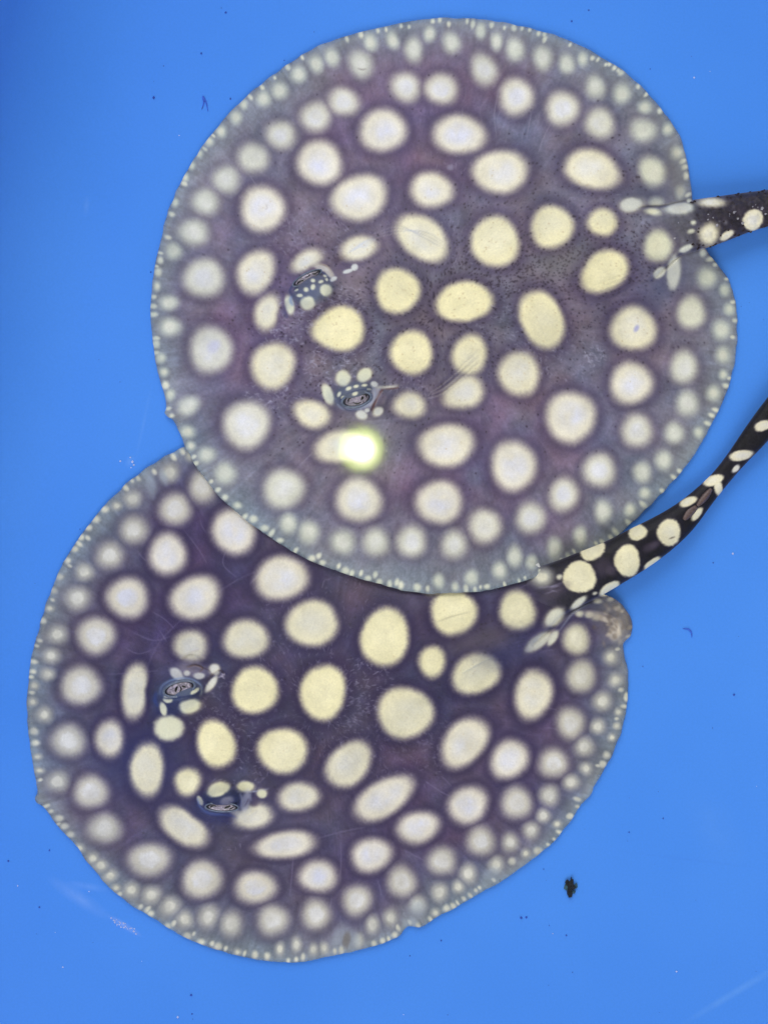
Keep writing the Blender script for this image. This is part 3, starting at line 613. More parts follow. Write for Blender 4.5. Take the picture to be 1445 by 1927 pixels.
# scratches and pale veins on the wings
for p_ in ([(395, 290), (398, 330), (380, 360)], [(560, 880), (580, 860), (588, 852)], [(595, 1000), (600, 1020)], [(1040, 225), (1022, 260), (1012, 290)], [(870, 200), (868, 250)], [(940, 160), (930, 215), (934, 260)],
           [(590, 330), (600, 345)], [(470, 330), (480, 345), (484, 352)], [(1000, 210), (990, 260)], [(1090, 880), (1110, 900)], [(700, 960), (720, 935)]):
    line(UP, p_, 1.2, (160, 154, 176), .4)
for k in range(26):
    x, y = rng.uniform(850, 1250), rng.uniform(60, 300); line(UP, [(x, y), (x - 6 + rng.normal(0, 4), y + 22), (x - 8, y + 44)], 1.3, (150, 146, 166), .22)
pale(UP, [(847, 315, 6, 5, 0)], (150, 146, 168), .6, .6)
line(UP, [(672, 128), (682, 131), (690, 129)], 1.1, (110, 100, 96), .7, 0, 1)
line(UP, [(500, 383), (503, 392), (498, 394)], 1.1, (196, 188, 190), .7, 0, 1); tint(UP, 1197, 618, 7, 4, -60, (164, 164, 214), .8, .6); tint(UP, 402, 652, 13, 10, -40, (196, 196, 226), .6, .6)
pale(UP, [(310, 777, 5, 6, 0)], (150, 160, 164), .4, .8)
tint(UP, 1270, 330, 16, 60, -8, (116, 110, 106), .4, .8)

# ---- lower ray
dots(LO, 520, lambda x, y: float(LO.bodyness[y, x] * (LO.E[y, x] > 70) * (.2 + math.exp(-((x - 920) / 90) ** 2 - ((y - 1210) / 50) ** 2)) * (1 if LO.spot[y, x] < .3 else .0)), 1.0, 1.9, (34, 26, 40), .75)
dots(LO, 260, lambda x, y: math.exp(-((x - 915) / 60) ** 2 - ((y - 1195) / 28) ** 2) * (LO.spot[y, x] < .3), 1.4, 2.2, (28, 22, 34), 1.0)
for (x, y, r, n, a) in ((420, 1340, 45, 150, .24), (560, 1240, 45, 130, .26), (680, 1290, 40, 170, .34), (640, 1330, 30, 80, .3), (450, 1450, 35, 80, .3), (690, 1390, 35, 70, .25), (540, 1150, 40, 60, .22),
                        (760, 1430, 45, 80, .22), (660, 1130, 50, 60, .25), (430, 1560, 30, 50, .25), (820, 1400, 35, 70, .22), (500, 1350, 45, 90, .2), (620, 1370, 40, 90, .2)):
    dashes(LO, x, y, r, n, a)
for (x, y, a) in ((338, 1300, -14), (424, 1510, -4)): bump(LO, x, y, 46, 28, a, .0115, 4)
# first eye: navy bulb, pale lids, folded spiracle above it
tint(LO, 338, 1304, 44, 30, -14, (50, 56, 82), .85, .35); tint(LO, 330, 1332, 34, 16, -20, (34, 40, 84), .8, .6); tint(LO, 338, 1296, 39, 21, -14, (90, 102, 130), .7, .25)
pale(LO, [(357, 1329, 20, 13, -15), (316, 1316, 9, 7, 10), (308, 1334, 6, 13, -15), (318, 1370, 27, 23, 0), (367, 1301, 10, 4, -40)], (222, 220, 192))
bump(LO, 365, 1268, 26, 14, -10, -.005)
tint(LO, 362, 1260, 30, 14, 8, (150, 142, 160), .7, .5); pale(LO, [(333, 1268, 15, 9, 40), (352, 1267, 6, 5, 0), (375, 1272, 10, 6, 0), (404, 1259, 9, 9, 0), (398, 1287, 17, 6, -52)], (220, 218, 210), .35, .9)
line(LO, [(352, 1256), (368, 1252), (382, 1258), (374, 1266)], 1.8, (112, 88, 84), .8, -.001); line(LO, [(337, 1240), (352, 1230), (372, 1232), (386, 1240)], 4, (224, 216, 196), .6, .0012)
line(LO, [(387, 1285), (400, 1270), (414, 1262), (426, 1270)], 2.0, (60, 46, 60), .8, -.0012); line(LO, [(380, 1256), (394, 1262), (400, 1270)], 1.6, (70, 54, 66), .7)
for k in range(5): line(LO, [(410 + 2 * k, 1276 - k), (420 + rng.uniform(-3, 3), 1272 + rng.uniform(-4, 4)), (424, 1266 + 3 * k)], 1.0, (190, 180, 200), .6)
for k in range(4): line(LO, [(334 + 6 * k, 1244 - 3 * k), (352 + 6 * k, 1230 - 2 * k), (378 + 2 * k, 1224 - 2 * k)], 1.4, (198, 190, 180), .25, .0003, 1)
line(LO, [(300, 1308), (306, 1290), (330, 1278), (360, 1278), (380, 1292), (378, 1308)], 2.0, (150, 170, 204), .6, .0008, 1); line(LO, [(303, 1312), (312, 1314), (340, 1312), (370, 1306), (380, 1298)], 2.0, (26, 36, 80), .7, -.0004, 1)  # painted rim highlight over the bulb, dark contour under it
line(LO, [(296, 1300), (292, 1316), (298, 1330)], 4, (48, 70, 140), .6, 0, 1); line(LO, [(376, 1290), (380, 1302), (376, 1312)], 1.6, (130, 132, 122), .6, 0, 1)
# second eye
tint(LO, 420, 1508, 46, 25, 0, (36, 44, 78), .85, .4); pale(LO, [(411, 1486, 21, 13, -20), (377, 1507, 5, 10, -25), (393, 1517, 7, 5, -30), (493, 1494, 9, 8, 20), (462, 1480, 15, 9, 0)], (222, 218, 184))
tint(LO, 463, 1508, 8, 20, 10, (196, 194, 206), .8, .4); line(LO, [(460, 1518), (466, 1508), (468, 1502)], 1.4, (84, 70, 92), .7); tint(LO, 479, 1508, 9, 10, 0, (84, 70, 92), .8, .5)
pale(LO, [(470, 1532, 24, 10, -18), (440, 1526, 12, 7, 30)], (226, 220, 200), .5, .7); line(LO, [(448, 1539), (468, 1535), (484, 1524)], 3, (232, 226, 206), .7, .001)
bump(LO, 470, 1512, 18, 12, 0, -.004); line(LO, [(445, 1490), (470, 1490), (490, 1488), (508, 1484)], 1.6, (180, 186, 210), .6)
line(LO, [(376, 1524), (395, 1532), (430, 1534), (450, 1540)], 2.2, (70, 92, 160), .6, .0008)
line(LO, [(372, 1500), (376, 1516), (390, 1528), (420, 1533)], 2.0, (120, 150, 206), .65, .0006, 1); line(LO, [(392, 1508), (420, 1500), (440, 1502), (448, 1514)], 2.2, (24, 32, 70), .8, 0, 1); tint(LO, 428, 1507, 13, 8, -20, (170, 164, 168), .7, .4)  # painted light rim and dark contour strokes on this bulb
line(LO, [(440, 1520), (436, 1512), (430, 1508)], 1.3, (60, 52, 74), .7, 0, 1); line(LO, [(452, 1492), (456, 1506), (452, 1522)], 2.6, (188, 190, 204), .7, .0005, 1); line(LO, [(470, 1494), (473, 1508)], 2.2, (176, 178, 196), .6, 0, 1)
# creases
line(LO, [(818, 1172), (850, 1160), (890, 1150)], 1.4, (196, 188, 160), .75, -.0005, 1); line(LO, [(868, 1268), (900, 1250), (930, 1234)], 1.8, (196, 196, 178), .5, .0006, 1)
line(LO, [(255, 1325), (300, 1210), (390, 1130), (460, 1085), (530, 1062)], 1.4, (150, 140, 176), .22); line(LO, [(470, 1100), (500, 1070), (540, 1056), (575, 1060)], 2.0, (214, 206, 220), .5, .0004)
for p_ in ([(345, 995), (375, 1035), (390, 1060)], [(250, 1190), (290, 1205), (330, 1195)], [(285, 1150), (310, 1165), (330, 1185)], [(440, 1010), (420, 1060), (450, 1090)], [(200, 1270), (260, 1265), (300, 1262)],
           [(475, 1700), (482, 1650), (486, 1640)], [(545, 1690), (550, 1640), (552, 1610)], [(640, 1660), (642, 1610), (640, 1580)], [(590, 1580), (640, 1566), (690, 1556)], [(620, 1720), (624, 1690)], [(760, 1600), (800, 1620)],
           [(300, 1185), (316, 1210)], [(230, 1215), (260, 1230), (290, 1222)], [(800, 1470), (830, 1490), (850, 1500)], [(830, 1460), (850, 1480)]):
    line(LO, p_, 1.3, (146, 136, 170), .30)
for k in range(26):
    a = rng.uniform(0, 2 * math.pi); q = rng.uniform(330, 440); x, y = 600 + q * math.cos(a), 1335 + q * math.sin(a)
    line(LO, [(x, y), (x + 16 * math.cos(a), y + 16 * math.sin(a)), (x + 30 * math.cos(a + .1), y + 30 * math.sin(a + .1))], 1.3, (140, 132, 160), .28)
# worn, pale patches of the margin
for (x, y, rx, ry, a) in ((284, 912, 9, 22, -12), (308, 898, 7, 14, -20), (640, 1760, 14, 22, 30), (665, 1768, 12, 18, -20), (925, 1645, 16, 12, -30), (786, 1712, 16, 16, 0), (775, 1735, 12, 8, -20), (1160, 1180, 14, 20, 15), (1120, 1158, 22, 7, 18)):
    tint(LO, x, y, rx, ry, a, (170, 182, 196) if x < 1100 else (196, 182, 168), .5, .6)
tint(LO, 652, 1768, 7, 14, 10, (104, 96, 92), .7, .5); tint(LO, 1155, 1160, 36, 40, 0, (118, 108, 104), .5, .7); tint(LO, 1182, 1172, 8, 20, -10, (96, 82, 74), .6, .6)
pale(LO, [(1156, 1190, 10, 14, 20), (1140, 1166, 14, 5, 20), (1163, 1176, 5, 12, 0)], (214, 202, 186), .6, .8); line(LO, [(1098, 1150), (1130, 1152), (1158, 1166), (1170, 1200)], 3, (206, 192, 176), .22, .0008)
for k in range(46):
    x, y = rng.normal(1160, 16), rng.normal(1165, 20); tint(LO, x, y, rng.uniform(2, 6), rng.uniform(2, 5), rng.uniform(0, 90), ((206, 192, 172), (92, 78, 70), (140, 126, 116))[k % 3], .45, .7); bump(LO, x, y, 4, 4, 0, rng.uniform(-.0006, .0008))
# the trough beside the tail root
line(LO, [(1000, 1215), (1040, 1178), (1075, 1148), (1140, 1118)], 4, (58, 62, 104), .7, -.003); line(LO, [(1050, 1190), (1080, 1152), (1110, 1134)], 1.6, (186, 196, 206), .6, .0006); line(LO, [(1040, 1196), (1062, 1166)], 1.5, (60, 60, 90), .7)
pale(LO, [(1012, 1208, 27, 10, -35), (1040, 1200, 15, 6, -58), (1043, 1162, 20, 12, -45), (1088, 1134, 17, 6, -40), (1146, 1108, 21, 9, -35)], (222, 220, 200), .3, .85)
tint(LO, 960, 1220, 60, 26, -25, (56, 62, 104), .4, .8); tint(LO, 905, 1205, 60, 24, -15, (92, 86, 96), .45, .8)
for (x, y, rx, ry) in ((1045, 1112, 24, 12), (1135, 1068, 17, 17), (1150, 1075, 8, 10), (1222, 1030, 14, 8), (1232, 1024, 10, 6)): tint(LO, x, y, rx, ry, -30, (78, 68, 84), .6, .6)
for k in range(7): line(LO, [(1012 + rng.uniform(-5, 25), 1118 + rng.uniform(-14, 8)), (1035 + rng.uniform(0, 25), 1108 + rng.uniform(-14, 8))], 1.2, (140, 134, 160), .5)
for (x, y, rx, ry, a) in ((300, 1440, 80, 70, 0), (240, 1430, 60, 60, 0), (430, 1530, 110, 30, 10)):  # head flanks painted darker blue: bluish skin plus shade of the slopes
    m_k = sstep(1.6, .3, np.hypot((XX - x) / rx, (YY - y) / ry)) * .45 * (1 - LO.spot); LO.pig = LO.pig * (1 - m_k[..., None]) + np.array((44, 48, 96), np.float32) * m_k[..., None]
dots(LO, 120, lambda x, y: float(LO.tk[y, x] * (LO.spot[y, x] > .6)), .8, 1.4, (186, 170, 130), .6)
tint(LO, 1264, 1012, 6, 1.5, -20, (120, 110, 90), .8)

# ---- what each ray lies on
LO.ground = np.full((H, W), .0010, np.float32)
zl = np.where(LO.inside, LO.Z + .0010, 0).astype(np.float32)
up_g = blur(zl, 16); up_g = np.maximum(up_g, blur(np.maximum(zl - .0, 0), 40))
UP.ground = np.maximum(up_g, zl) + .0010
# the free margin of the upper ray sinks back to the floor beside the tail
lowered = sstep(1000, 1120, XX) * sstep(900, 1000, YY)
UP.ground = UP.ground * (1 - lowered) + np.maximum(zl * (XX < 1060), 0.001) * lowered + .0004

def build_ray(R, name, label, base_px):
    zb = .0
    root = bpy.data.objects.new(name, None); C.objects.link(root)
    root.location = Vector(unproj(np.array(float(base_px[0])), np.array(float(base_px[1])), 0.0).tolist()); root.empty_display_size = .03
    tag(root, label, 'stingray', 'spotted stingrays in the tub')
    NT, NR = 1600, 235
    th = np.linspace(0, 2 * np.pi, NT, endpoint=False); rad = R.radius(th)
    f = np.linspace(0, 1, NR + 1)[1:]; f = f ** .80
    px = R.c[0] + f[:, None] * rad[None, :] * np.cos(th)[None, :]; py = R.c[1] + f[:, None] * rad[None, :] * np.sin(th)[None, :]
    px = np.concatenate([[R.c[0]], px.ravel()]); py = np.concatenate([[R.c[1]], py.ravel()])
    g = samp(R.ground, px, py); z = g + samp(R.Z, px, py)
    top = unproj(px, py, z); nv = len(top)
    pig = lin(np.clip(samp(R.pig, px, py), 3, 250)); thin = samp(R.thin, px, py)
    faces = [np.stack([np.zeros(NT, int), 1 + (np.arange(NT) + 1) % NT, 1 + np.arange(NT)], -1), grid_faces(NR, NT, True, 1, flip=False)]
    # underside
    fb = np.array([1.0, .985, .9, .7, .4, .1])
    bx = R.c[0] + fb[:, None] * rad[None, :] * np.cos(th)[None, :]; by = R.c[1] + fb[:, None] * rad[None, :] * np.sin(th)[None, :]
    bz = samp(R.ground, bx, by) + np.array([.0006, .0002, 0, 0, 0, 0])[:, None]
    bot = unproj(bx.ravel(), by.ravel(), bz.ravel())
    V = [top, bot]; P = [pig, np.tile(lin((205, 205, 205)), (len(bot), 1))]; T_ = [thin, np.zeros(len(bot))]
    P[1][:NT] = pig[-NT:]; T_[1][:NT] = thin[-NT:]
    er = 1 + (NR - 1) * NT + np.arange(NT); b0 = nv + np.arange(NT)
    faces.append(np.stack([er, b0, np.roll(b0, -1), np.roll(er, -1)], -1)); faces[-1] = faces[-1][:, ::-1]
    faces.append(grid_faces(len(fb), NT, True, nv)); n0 = nv + len(bot)
    faces.append(np.arange(NT)[None, :] + nv + (len(fb) - 1) * NT)
    # tail: a tapering flattened tube that grows out of the back
    tp = R.tail; M = 110
    seg = np.concatenate([[0], np.cumsum(np.hypot(np.diff(tp[:, 0]), np.diff(tp[:, 1])))]); K = int(seg[-1] / 2.3)
    u = np.linspace(0, seg[-1], K); tx = np.interp(u, seg, tp[:, 0]); ty = np.interp(u, seg, tp[:, 1]); tw = np.interp(u, seg, tp[:, 2])
    sm = lambda a: np.convolve(np.pad(a, 9, mode='edge'), np.ones(19) / 19, 'valid')
    tx, ty, tw = sm(tx), sm(ty), sm(tw); dx, dy = np.gradient(tx), np.gradient(ty); dl = np.hypot(dx, dy); nx, ny = -dy / dl, dx / dl
    a = np.linspace(0, 2 * np.pi, M, endpoint=False)
    qx = tx[:, None] + nx[:, None] * tw[:, None] * np.cos(a); qy = ty[:, None] + ny[:, None] * tw[:, None] * np.cos(a)
    rz = tw * PXM * .66; body_top = samp(R.ground, tx, ty) + samp(R.Z, tx, ty)
    j = sstep(0, 260, u)
    zc = R.tail_z(u, body_top, rz)
    qz = zc[:, None] + rz[:, None] * np.sin(a) * (1 + .05 * np.cos(3 * a))
    lump = fbm(qx / 9, qy / 9, R.seed + 44, 3) * R.rough * PXM * sstep(60, 200, u)[:, None]
    qz = qz + lump * (np.sin(a) > 0)
    TV = unproj(qx.ravel(), qy.ravel(), qz.ravel())
    tpig = samp(R.pig_tail, qx.ravel(), qy.ravel()); under = (np.broadcast_to(np.sin(a), qx.shape).ravel() < -.25)
    tpig[under] = (200, 198, 195) if R.pale_belly else tpig[under]
    V.append(TV); P.append(lin(np.clip(tpig, 3, 250))); T_.append(np.zeros(len(TV)))
    faces.append(grid_faces(K, M, True, n0)[:, ::-1]); faces.append(np.arange(M)[None, :] + n0); faces.append(np.arange(M)[None, ::-1] + n0 + (K - 1) * M)
    R.tz = (u, tx, ty, tw, zc, rz, nx, ny)
    mesh_obj('body', np.concatenate(V), faces, SKIN, root, {'pigment': np.concatenate(P), 'thin': np.concatenate(T_)})
    R.root = root
    return root

UP.rough = 3.2; LO.rough = .6; UP.pale_belly = LO.pale_belly = False
UP.tail_z = lambda u, bt, rz: (1 - sstep(20, 170, u)) * (bt - rz * (1.25 - .39 * sstep(0, 90, u))) + sstep(20, 170, u) * (rz + .0022)
LO.tail_z = lambda u, bt, rz: (1 - sstep(20, 150, u)) * (bt - rz * (1.25 - .39 * sstep(0, 90, u))) + sstep(20, 150, u) * (rz + .0030)
UP.pig_tail = UP.pig; LO.pig_tail = LO.pig
lo_root = build_ray(LO, 'stingray', 'dark purple stingray with cream spots, one wing tucked beneath the other ray, white-banded black tail', (560, 1330))
up_root = build_ray(UP, 'stingray', 'greyer cream-spotted stingray overlapping the other ray, thorny grey-brown tail, flash glare beside its eye', (800, 600))

def ray_z(R, x, y): return float(samp(R.ground, np.array(float(x)), np.array(float(y))) + samp(R.Z, np.array(float(x)), np.array(float(y))))

# ------------------------------------------------------------------ eyes
PUPIL = plain('pupil_black', (14, 12, 18), .2, .5, .3)
def eye(R, cx, cy, rx, ry, ang, lift, pupils, seed, rim=(92, 102, 124)):
    nr, na = 20, 64; f = np.linspace(0, 1, nr + 1)[1:]; a = np.linspace(0, 2 * np.pi, na, endpoint=False); ca, sa = math.cos(math.radians(ang)), math.sin(math.radians(ang))
    def loc(u, q): return cx + u * rx * ca - q * ry * sa, cy + u * rx * sa + q * ry * ca
    U = np.concatenate([[0], (f[:, None] * np.cos(a)).ravel()]); Q = np.concatenate([[0], (f[:, None] * np.sin(a)).ravel()]); d = np.hypot(U, Q)
    px, py = loc(U, Q); z0 = ray_z(R, cx, cy) + lift; hh = min(rx, ry) * PXM * .55
    zf = lambda d_: z0 + hh * np.sqrt(np.clip(1 - (.93 * d_) ** 2, 0, 1)) - hh * .9
    n = fbm(px / 5, py / 5, seed, 4); n2 = fbm(px / 2.2, py / 2.2, seed + 3, 2)
    c = np.array((134, 126, 142), np.float32) * (1 + .45 * n + .15 * n2 + .12 * np.sin(9 * d + 9 * n))[:, None]
    c = c * (1 - sstep(.74, .92, d)[:, None]) + np.array((16, 18, 34), np.float32) * sstep(.74, .92, d)[:, None]
    V = unproj(px, py, zf(d))
    o = mesh_obj('eye', V, [np.stack([np.zeros(na, int), 1 + (np.arange(na) + 1) % na, 1 + np.arange(na)], -1), grid_faces(nr, na, True, 1)], EYE, R.root, {'pigment': lin(np.clip(c, 3, 245))})
    # lid ring round the eye
    k = 14; b = np.linspace(0, 2 * np.pi, k, endpoint=False); tr = min(rx, ry) * .20
    RU = (1.04 + (tr / rx) * np.cos(b)[None, :]) * np.cos(a)[:, None]; RQ = (1.04 + (tr / ry) * np.cos(b)[None, :]) * np.sin(a)[:, None]
    lx, ly = loc(RU, RQ); lz = zf(1.0) + tr * PXM * (1.1 * np.sin(b)[None, :] + .5) + 0 * lx
    F = grid_faces(na, k, True); F2 = np.stack([(na - 1) * k + np.arange(k), (na - 1) * k + (np.arange(k) + 1) % k, (np.arange(k) + 1) % k, np.arange(k)], -1)
    lc = np.tile(lin(rim), (lx.size, 1)) * (1 + .5 * fbm(lx.ravel() / 4, ly.ravel() / 4, seed + 8, 3))[:, None]
    mesh_obj('eyelid', unproj(lx.ravel(), ly.ravel(), lz.ravel()), [F, F2], EYE, o_parent(o, R), {'pigment': np.clip(lc, 0, 1)})
    for pts, wd in pupils:                                            # the folded black pupil lying on the iris
        L_ = catmull([(p[0], p[1]) for p in pts], False, 8); n_ = len(L_); tl = np.linspace(0, 1, n_)
        d_ = np.gradient(L_, axis=0); d_ /= np.hypot(d_[:, 0], d_[:, 1])[:, None]; hw = wd * np.sin(np.pi * np.clip(tl, .06, .94)) ** .6
        sx = np.array([-1, 0, 1]); 
        pu = L_[:, None, 0] - d_[:, None, 1] * hw[:, None] * sx; pq = L_[:, None, 1] + d_[:, None, 0] * hw[:, None] * sx
        A, B = loc(pu, pq); zz = zf(np.clip(np.hypot(pu, pq), 0, 1)) + np.array([.0001, .0004, .0001])
        mesh_obj('pupil', unproj(A.ravel(), B.ravel(), zz.ravel()), [grid_faces(n_, 3, False)], PUPIL, o_parent(o, R))
    return o
def o_parent(o, R):                                                   # sub-parts hang under the eye, whose origin is the ray's
    class Pz: pass
    return o if False else _Proxy(o, R)
class _Proxy:
    def __init__(s, o, R): s.o = o; s.location = R.root.location
_old = mesh_obj
def mesh_obj(name, V, F, mat, parent=None, attrs=None, smooth=True):
    if isinstance(parent, _Proxy):
        o = _old(name, np.asarray(V, np.float32) - np.array(parent.location, np.float32), F, mat, None, attrs, smooth); o.parent = parent.o
        return o
    return _old(name, V, F, mat, parent, attrs, smooth)

eye(UP, 578, 523, 29, 8, -28, .0012, [([(-.75, .3), (-.5, -.1), (-.3, .2)], .16), ([(.45, -.3), (.65, .0), (.82, -.2)], .14), ([(-.1, -.4), (.1, -.2), (.3, -.45)], .1)], 11)
eye(UP, 671, 752, 27, 13, -14, .0010, [([(-.62, .1), (-.5, -.35), (-.30, -.45)], .07), ([(-.25, .35), (.0, .62), (.28, .5)], .10), ([(.30, .25), (.42, .0), (.42, -.3)], .09), ([(.45, -.5), (.7, -.35), (.72, .1)], .06)], 12)
eye(LO, 338, 1296, 29, 13, -15, .0010, [([(-.3, .35), (-.2, -.1), (-.08, -.45)], .09), ([(.22, -.35), (.34, -.05), (.44, .1)], .09), ([(-.05, .5), (.1, .2), (.08, -.3)], .05)], 13)
eye(LO, 418, 1519, 30, 8, 2, .0012, [([(.2, .4), (.35, -.1), (.5, -.5)], .13), ([(-.7, .2), (-.55, -.3), (-.35, -.1)], .12), ([(.5, .5), (.62, .1), (.75, -.2)], .08)], 14)

# ------------------------------------------------------------------ tail thorns and stings
def cones(R, name, lst, mat):
    V = []; F = []; n = 0
    for (x, y, z, r, hgt, lx, ly) in lst:
        b = np.linspace(0, 2 * np.pi, 5, endpoint=False)
        P = unproj(x + r * np.cos(b), y + r * np.sin(b), np.full(5, z)); tip = unproj(np.array([x + lx]), np.array([y + ly]), np.array([z + hgt]))
        V += [P, tip]; F.append(np.stack([n + np.arange(5), n + (np.arange(5) + 1) % 5, np.full(5, n + 5)], -1)[:, ::-1]); n += 6
    return mesh_obj(name, np.concatenate(V), [np.concatenate(F)], mat, R.root, smooth=False)
THORN_D = plain('thorn_dark', (38, 26, 32), .5, .3, .5); THORN_P = plain('thorn_pale', (138, 136, 146), .5, .3, .4)
u, tx, ty, tw, zc, rz, nx, ny = UP.tz
dk = []; pl = []
for _ in range(420):
    i = rng.integers(int(len(u) * .16), len(u) - 30); a = rng.uniform(.08, 3.0); c = math.cos(a)
    if abs(c) < .45 and rng.random() < .45: continue
    x = tx[i] + nx[i] * tw[i] * c; y = ty[i] + ny[i] * tw[i] * c
    if x < 1445 and samp(UP.spot, np.array(x), np.array(y)) > .4: continue
    up = -1 if ny[i] > 0 else 1
    dk.append((x, y, zc[i] + rz[i] * math.sin(a) * .94, rng.uniform(1.5, 3.2), rng.uniform(.0006, .0018), rng.uniform(1, 5), -rng.uniform(0, 3) if c * ny[i] < 0 else rng.uniform(-1, 2)))
for _ in range(70):
    i = rng.integers(int(len(u) * .15), len(u) - 40); c = rng.normal(0, .28)
    x = tx[i] + nx[i] * tw[i] * c; y = ty[i] + ny[i] * tw[i] * c
    if x < 1445 and samp(UP.spot, np.array(x), np.array(y)) > .4: continue
    pl.append((x, y, zc[i] + rz[i] * math.sqrt(max(.05, 1 - c * c)) * .97, rng.uniform(2.0, 4.0), rng.uniform(.0006, .0014), rng.uniform(2, 4), -1))
tag(cones(UP, 'tail_thorns', dk, THORN_D), kind='stuff'); tag(cones(UP, 'tail_denticles', pl, THORN_P), kind='stuff')

STING = plain('sting_brown', (92, 74, 72), .45, .4, .35)
def sting(R, pts, wd, lift, col=STING):
    L_ = catmull(pts, False, 8); n_ = len(L_); d_ = np.gradient(L_, axis=0); d_ /= np.hypot(d_[:, 0], d_[:, 1])[:, None]
    tl = np.linspace(0, 1, n_); hw = wd * np.clip(np.sin(np.pi * np.clip(tl * .86 + .06, 0, 1)), .05, 1) ** .6
    hw = hw * (1 + .12 * (np.arange(n_) % 2))                         # saw-toothed edge
    u, tx, ty, tw, zc, rz, nx, ny = R.tz
    zz = np.array([(zc + rz)[np.argmin((tx - p[0]) ** 2 + (ty - p[1]) ** 2)] for p in L_]) + lift
    sx = np.array([-1, -.45, .45, 1.0, .45, -.45]); sz = np.array([-.001, .0006, .0006, -.001, -.0016, -.0016])
    A = L_[:, None, 0] - d_[:, None, 1] * hw[:, None] * sx; B = L_[:, None, 1] + d_[:, None, 0] * hw[:, None] * sx
    Z = zz[:, None] + sz * np.clip(hw[:, None] / wd, .2, 1)
    return mesh_obj('sting', unproj(A.ravel(), B.ravel(), Z.ravel()), [grid_faces(n_, 6, True), np.arange(6)[None, ::-1], np.arange(6)[None, :] + (n_ - 1) * 6], col, R.root)
sting(LO, [(1286, 978), (1296, 965), (1310, 953)], 7.5, .0004)
sting(LO, [(1311, 952), (1324, 937), (1338, 920)], 6.5, .0007)

# ------------------------------------------------------------------ small things on the tub floor
def floor_pt(x, y, z=0.0): return unproj(np.array(float(x)), np.array(float(y)), z)
BLACK = plain('black_debris', (20, 26, 34), .7, .2, .6, 1500); TEAL = plain('dull_green_debris', (46, 82, 100), .7, .2, .4, 1500)
def flake_pile(name, cx, cy, flakes, label, cat):
    root = bpy.data.objects.new(name, None); C.objects.link(root); root.location = Vector(floor_pt(cx, cy).tolist()); root.empty_display_size = .01
    tag(root, label, cat)
    for i, (dx, dy, rx, ry, ang, z, mt) in enumerate(flakes):
        n = 14; b = np.linspace(0, 2 * np.pi, n, endpoint=False); rr = 1 + rng.normal(0, .16, n); a = math.radians(ang)
        x = rx * rr * np.cos(b); y = ry * rr * np.sin(b); X = cx + dx + x * math.cos(a) - y * math.sin(a); Y = cy + dy + x * math.sin(a) + y * math.cos(a)
        zt = z + .0009 + rng.normal(0, .0003, n); c0 = unproj(np.array([cx + dx]), np.array([cy + dy]), np.array([z + .0018]))
        V = np.concatenate([unproj(X, Y, zt), c0, unproj(X, Y, np.full(n, z))]); k = np.arange(n); k1 = (k + 1) % n
        mesh_obj('flake', V, [np.stack([np.full(n, n), k1, k], -1), np.stack([k, k1, n + 1 + k1, n + 1 + k], -1)], mt, root, smooth=False)
    return root
flake_pile('debris_flake', 1072, 1671, [(-2, 0, 7, 15, -8, .0001, TEAL), (1, -4, 5, 13, 8, .0010, BLACK), (10, -3, 4, 6, 20, .0001, TEAL), (4, -2, 6, 6, 30, .0014, BLACK), (0, 10, 4.5, 8, -10, .0008, BLACK), (7, 8, 3, 4, 50, .0001, TEAL),
                                        (-5, -10, 4, 6, 10, .0006, BLACK), (-1, 4, 3, 8, 30, .0016, BLACK), (2, -16, 1.2, 4, 5, .0004, BLACK)], 'small black clump of debris lying alone on the bare blue floor', 'debris')

FIB = plain('fibre_blue_grey', (58, 100, 210), .6, .2, .3)
def fibre(pts, wd, label, mat=FIB):
    L_ = catmull(pts, False, 8); n_ = len(L_); d_ = np.gradient(L_, axis=0); d_ /= np.hypot(d_[:, 0], d_[:, 1])[:, None]; tl = np.linspace(0, 1, n_); hw = wd * (.35 + .65 * np.sin(np.pi * tl))
    b = np.linspace(0, 2 * np.pi, 6, endpoint=False)
    A = L_[:, None, 0] - d_[:, None, 1] * hw[:, None] * np.cos(b); B = L_[:, None, 1] + d_[:, None, 0] * hw[:, None] * np.cos(b); Z = hw[:, None] * PXM * (1 + np.sin(b))
    return tag(mesh_obj('fibre', unproj(A.ravel(), B.ravel(), Z.ravel()), [grid_faces(n_, 6, True), np.arange(6)[None, ::-1], np.arange(6)[None, :] + (n_ - 1) * 6], mat), label, 'fibre', 'loose fibres on the tub floor')
fibre([(228, 42), (235, 37), (241, 41), (242, 49), (245, 55)], 2.2, 'short hooked dark fibre beside the dim blue tub wall')
fibre([(380, 206), (384, 192), (382, 182), (388, 192), (392, 210)], 1.6, 'tiny forked dark fibre on the blue floor near the greyer ray')
fibre([(1284, 1183), (1294, 1184), (1300, 1190), (1301, 1200)], 1.5, 'thin curved fibre on the blue floor right below the black tail')

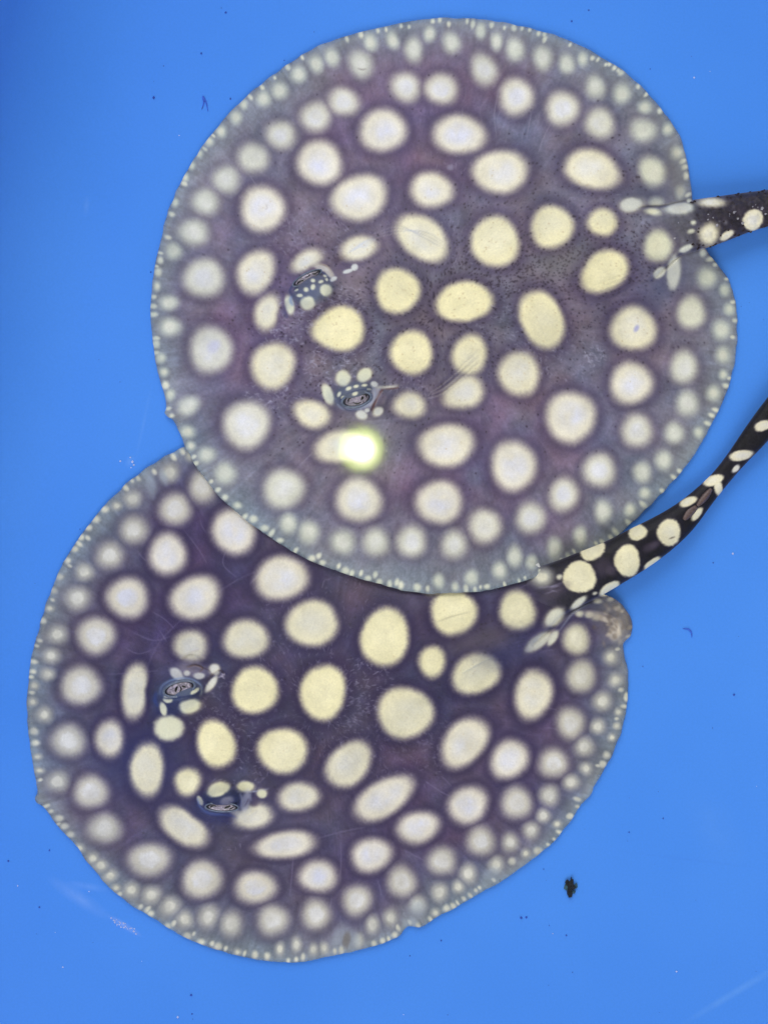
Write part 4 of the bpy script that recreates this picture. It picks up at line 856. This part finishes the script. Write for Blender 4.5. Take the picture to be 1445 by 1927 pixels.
def specks(name, pts, mat, label, cat):
    V = []; F = []; n = 0
    O = np.array([(1, 0, 0), (0, 1, 0), (-1, 0, 0), (0, -1, 0), (0, 0, 1), (0, 0, -.2)], float)
    for (x, y, r) in pts:
        p = floor_pt(x, y); V.append(p + O * r * PXM * rng.uniform(.7, 1.3, (6, 1)) + [0, 0, r * PXM * .2])
        for i in range(4): F += [(n + i, n + (i + 1) % 4, n + 4), (n + (i + 1) % 4, n + i, n + 5)]
        n += 6
    return tag(mesh_obj(name, np.concatenate(V), [np.array(F)], mat, smooth=False), label, cat, kind='stuff')
def bare(n):
    o = []
    while len(o) < n:
        x, y = rng.uniform(60, 1440), rng.uniform(5, 1920)
        if UP.E[int(y), int(x)] < -8 and LO.E[int(y), int(x)] < -8: o.append((x, y, rng.uniform(.7, 1.5)))
    return o
specks('sediment', [(290, 184, 3), (379, 101, 2.5), (425, 24, 2.5), (1075, 40, 2.5), (1107, 19, 2), (434, 186, 2), (1292, 503, 2.5), (1341, 1059, 2), (980, 1727, 3.5), (990, 1726, 2.5), (1183, 1566, 2), (1247, 1540, 2), (1065, 1760, 2), (830, 1770, 2), (45, 884, 2.2),
                    (94, 1600, 2.2), (17, 1620, 2.2), (360, 1873, 2.5), (362, 1908, 2), (284, 512, 2), (75, 1707, 2), (1380, 1307, 2.4)] + bare(45), plain('sediment_blue', (50, 84, 180), .7, .2, .3), 'fine dark specks of sediment scattered over the blue floor', 'sediment')
specks('pale_grit', [(227, 868, 2), (250, 869, 2.6), (252, 875, 2), (246, 861, 1.6), (247, 880, 1.4)] + [(232 + rng.normal(0, 16), 1742, 1.3) for _ in range(1)] +
       [(x, 1742 + (x - 232) * .55 + rng.normal(0, 3), rng.uniform(.9, 1.9)) for x in 232 + rng.normal(0, 15, 26)] + [(1378, 1042, 2), (34, 1667, 1.8), (119, 1820, 1.6), (335, 1914, 2.2), (1272, 1828, 2), (1305, 146, 2)] + bare(14),
       plain('pale_grit', (205, 210, 245), .5, .3, .15), 'pale grains of grit strewn thinly on the blue floor', 'grit')
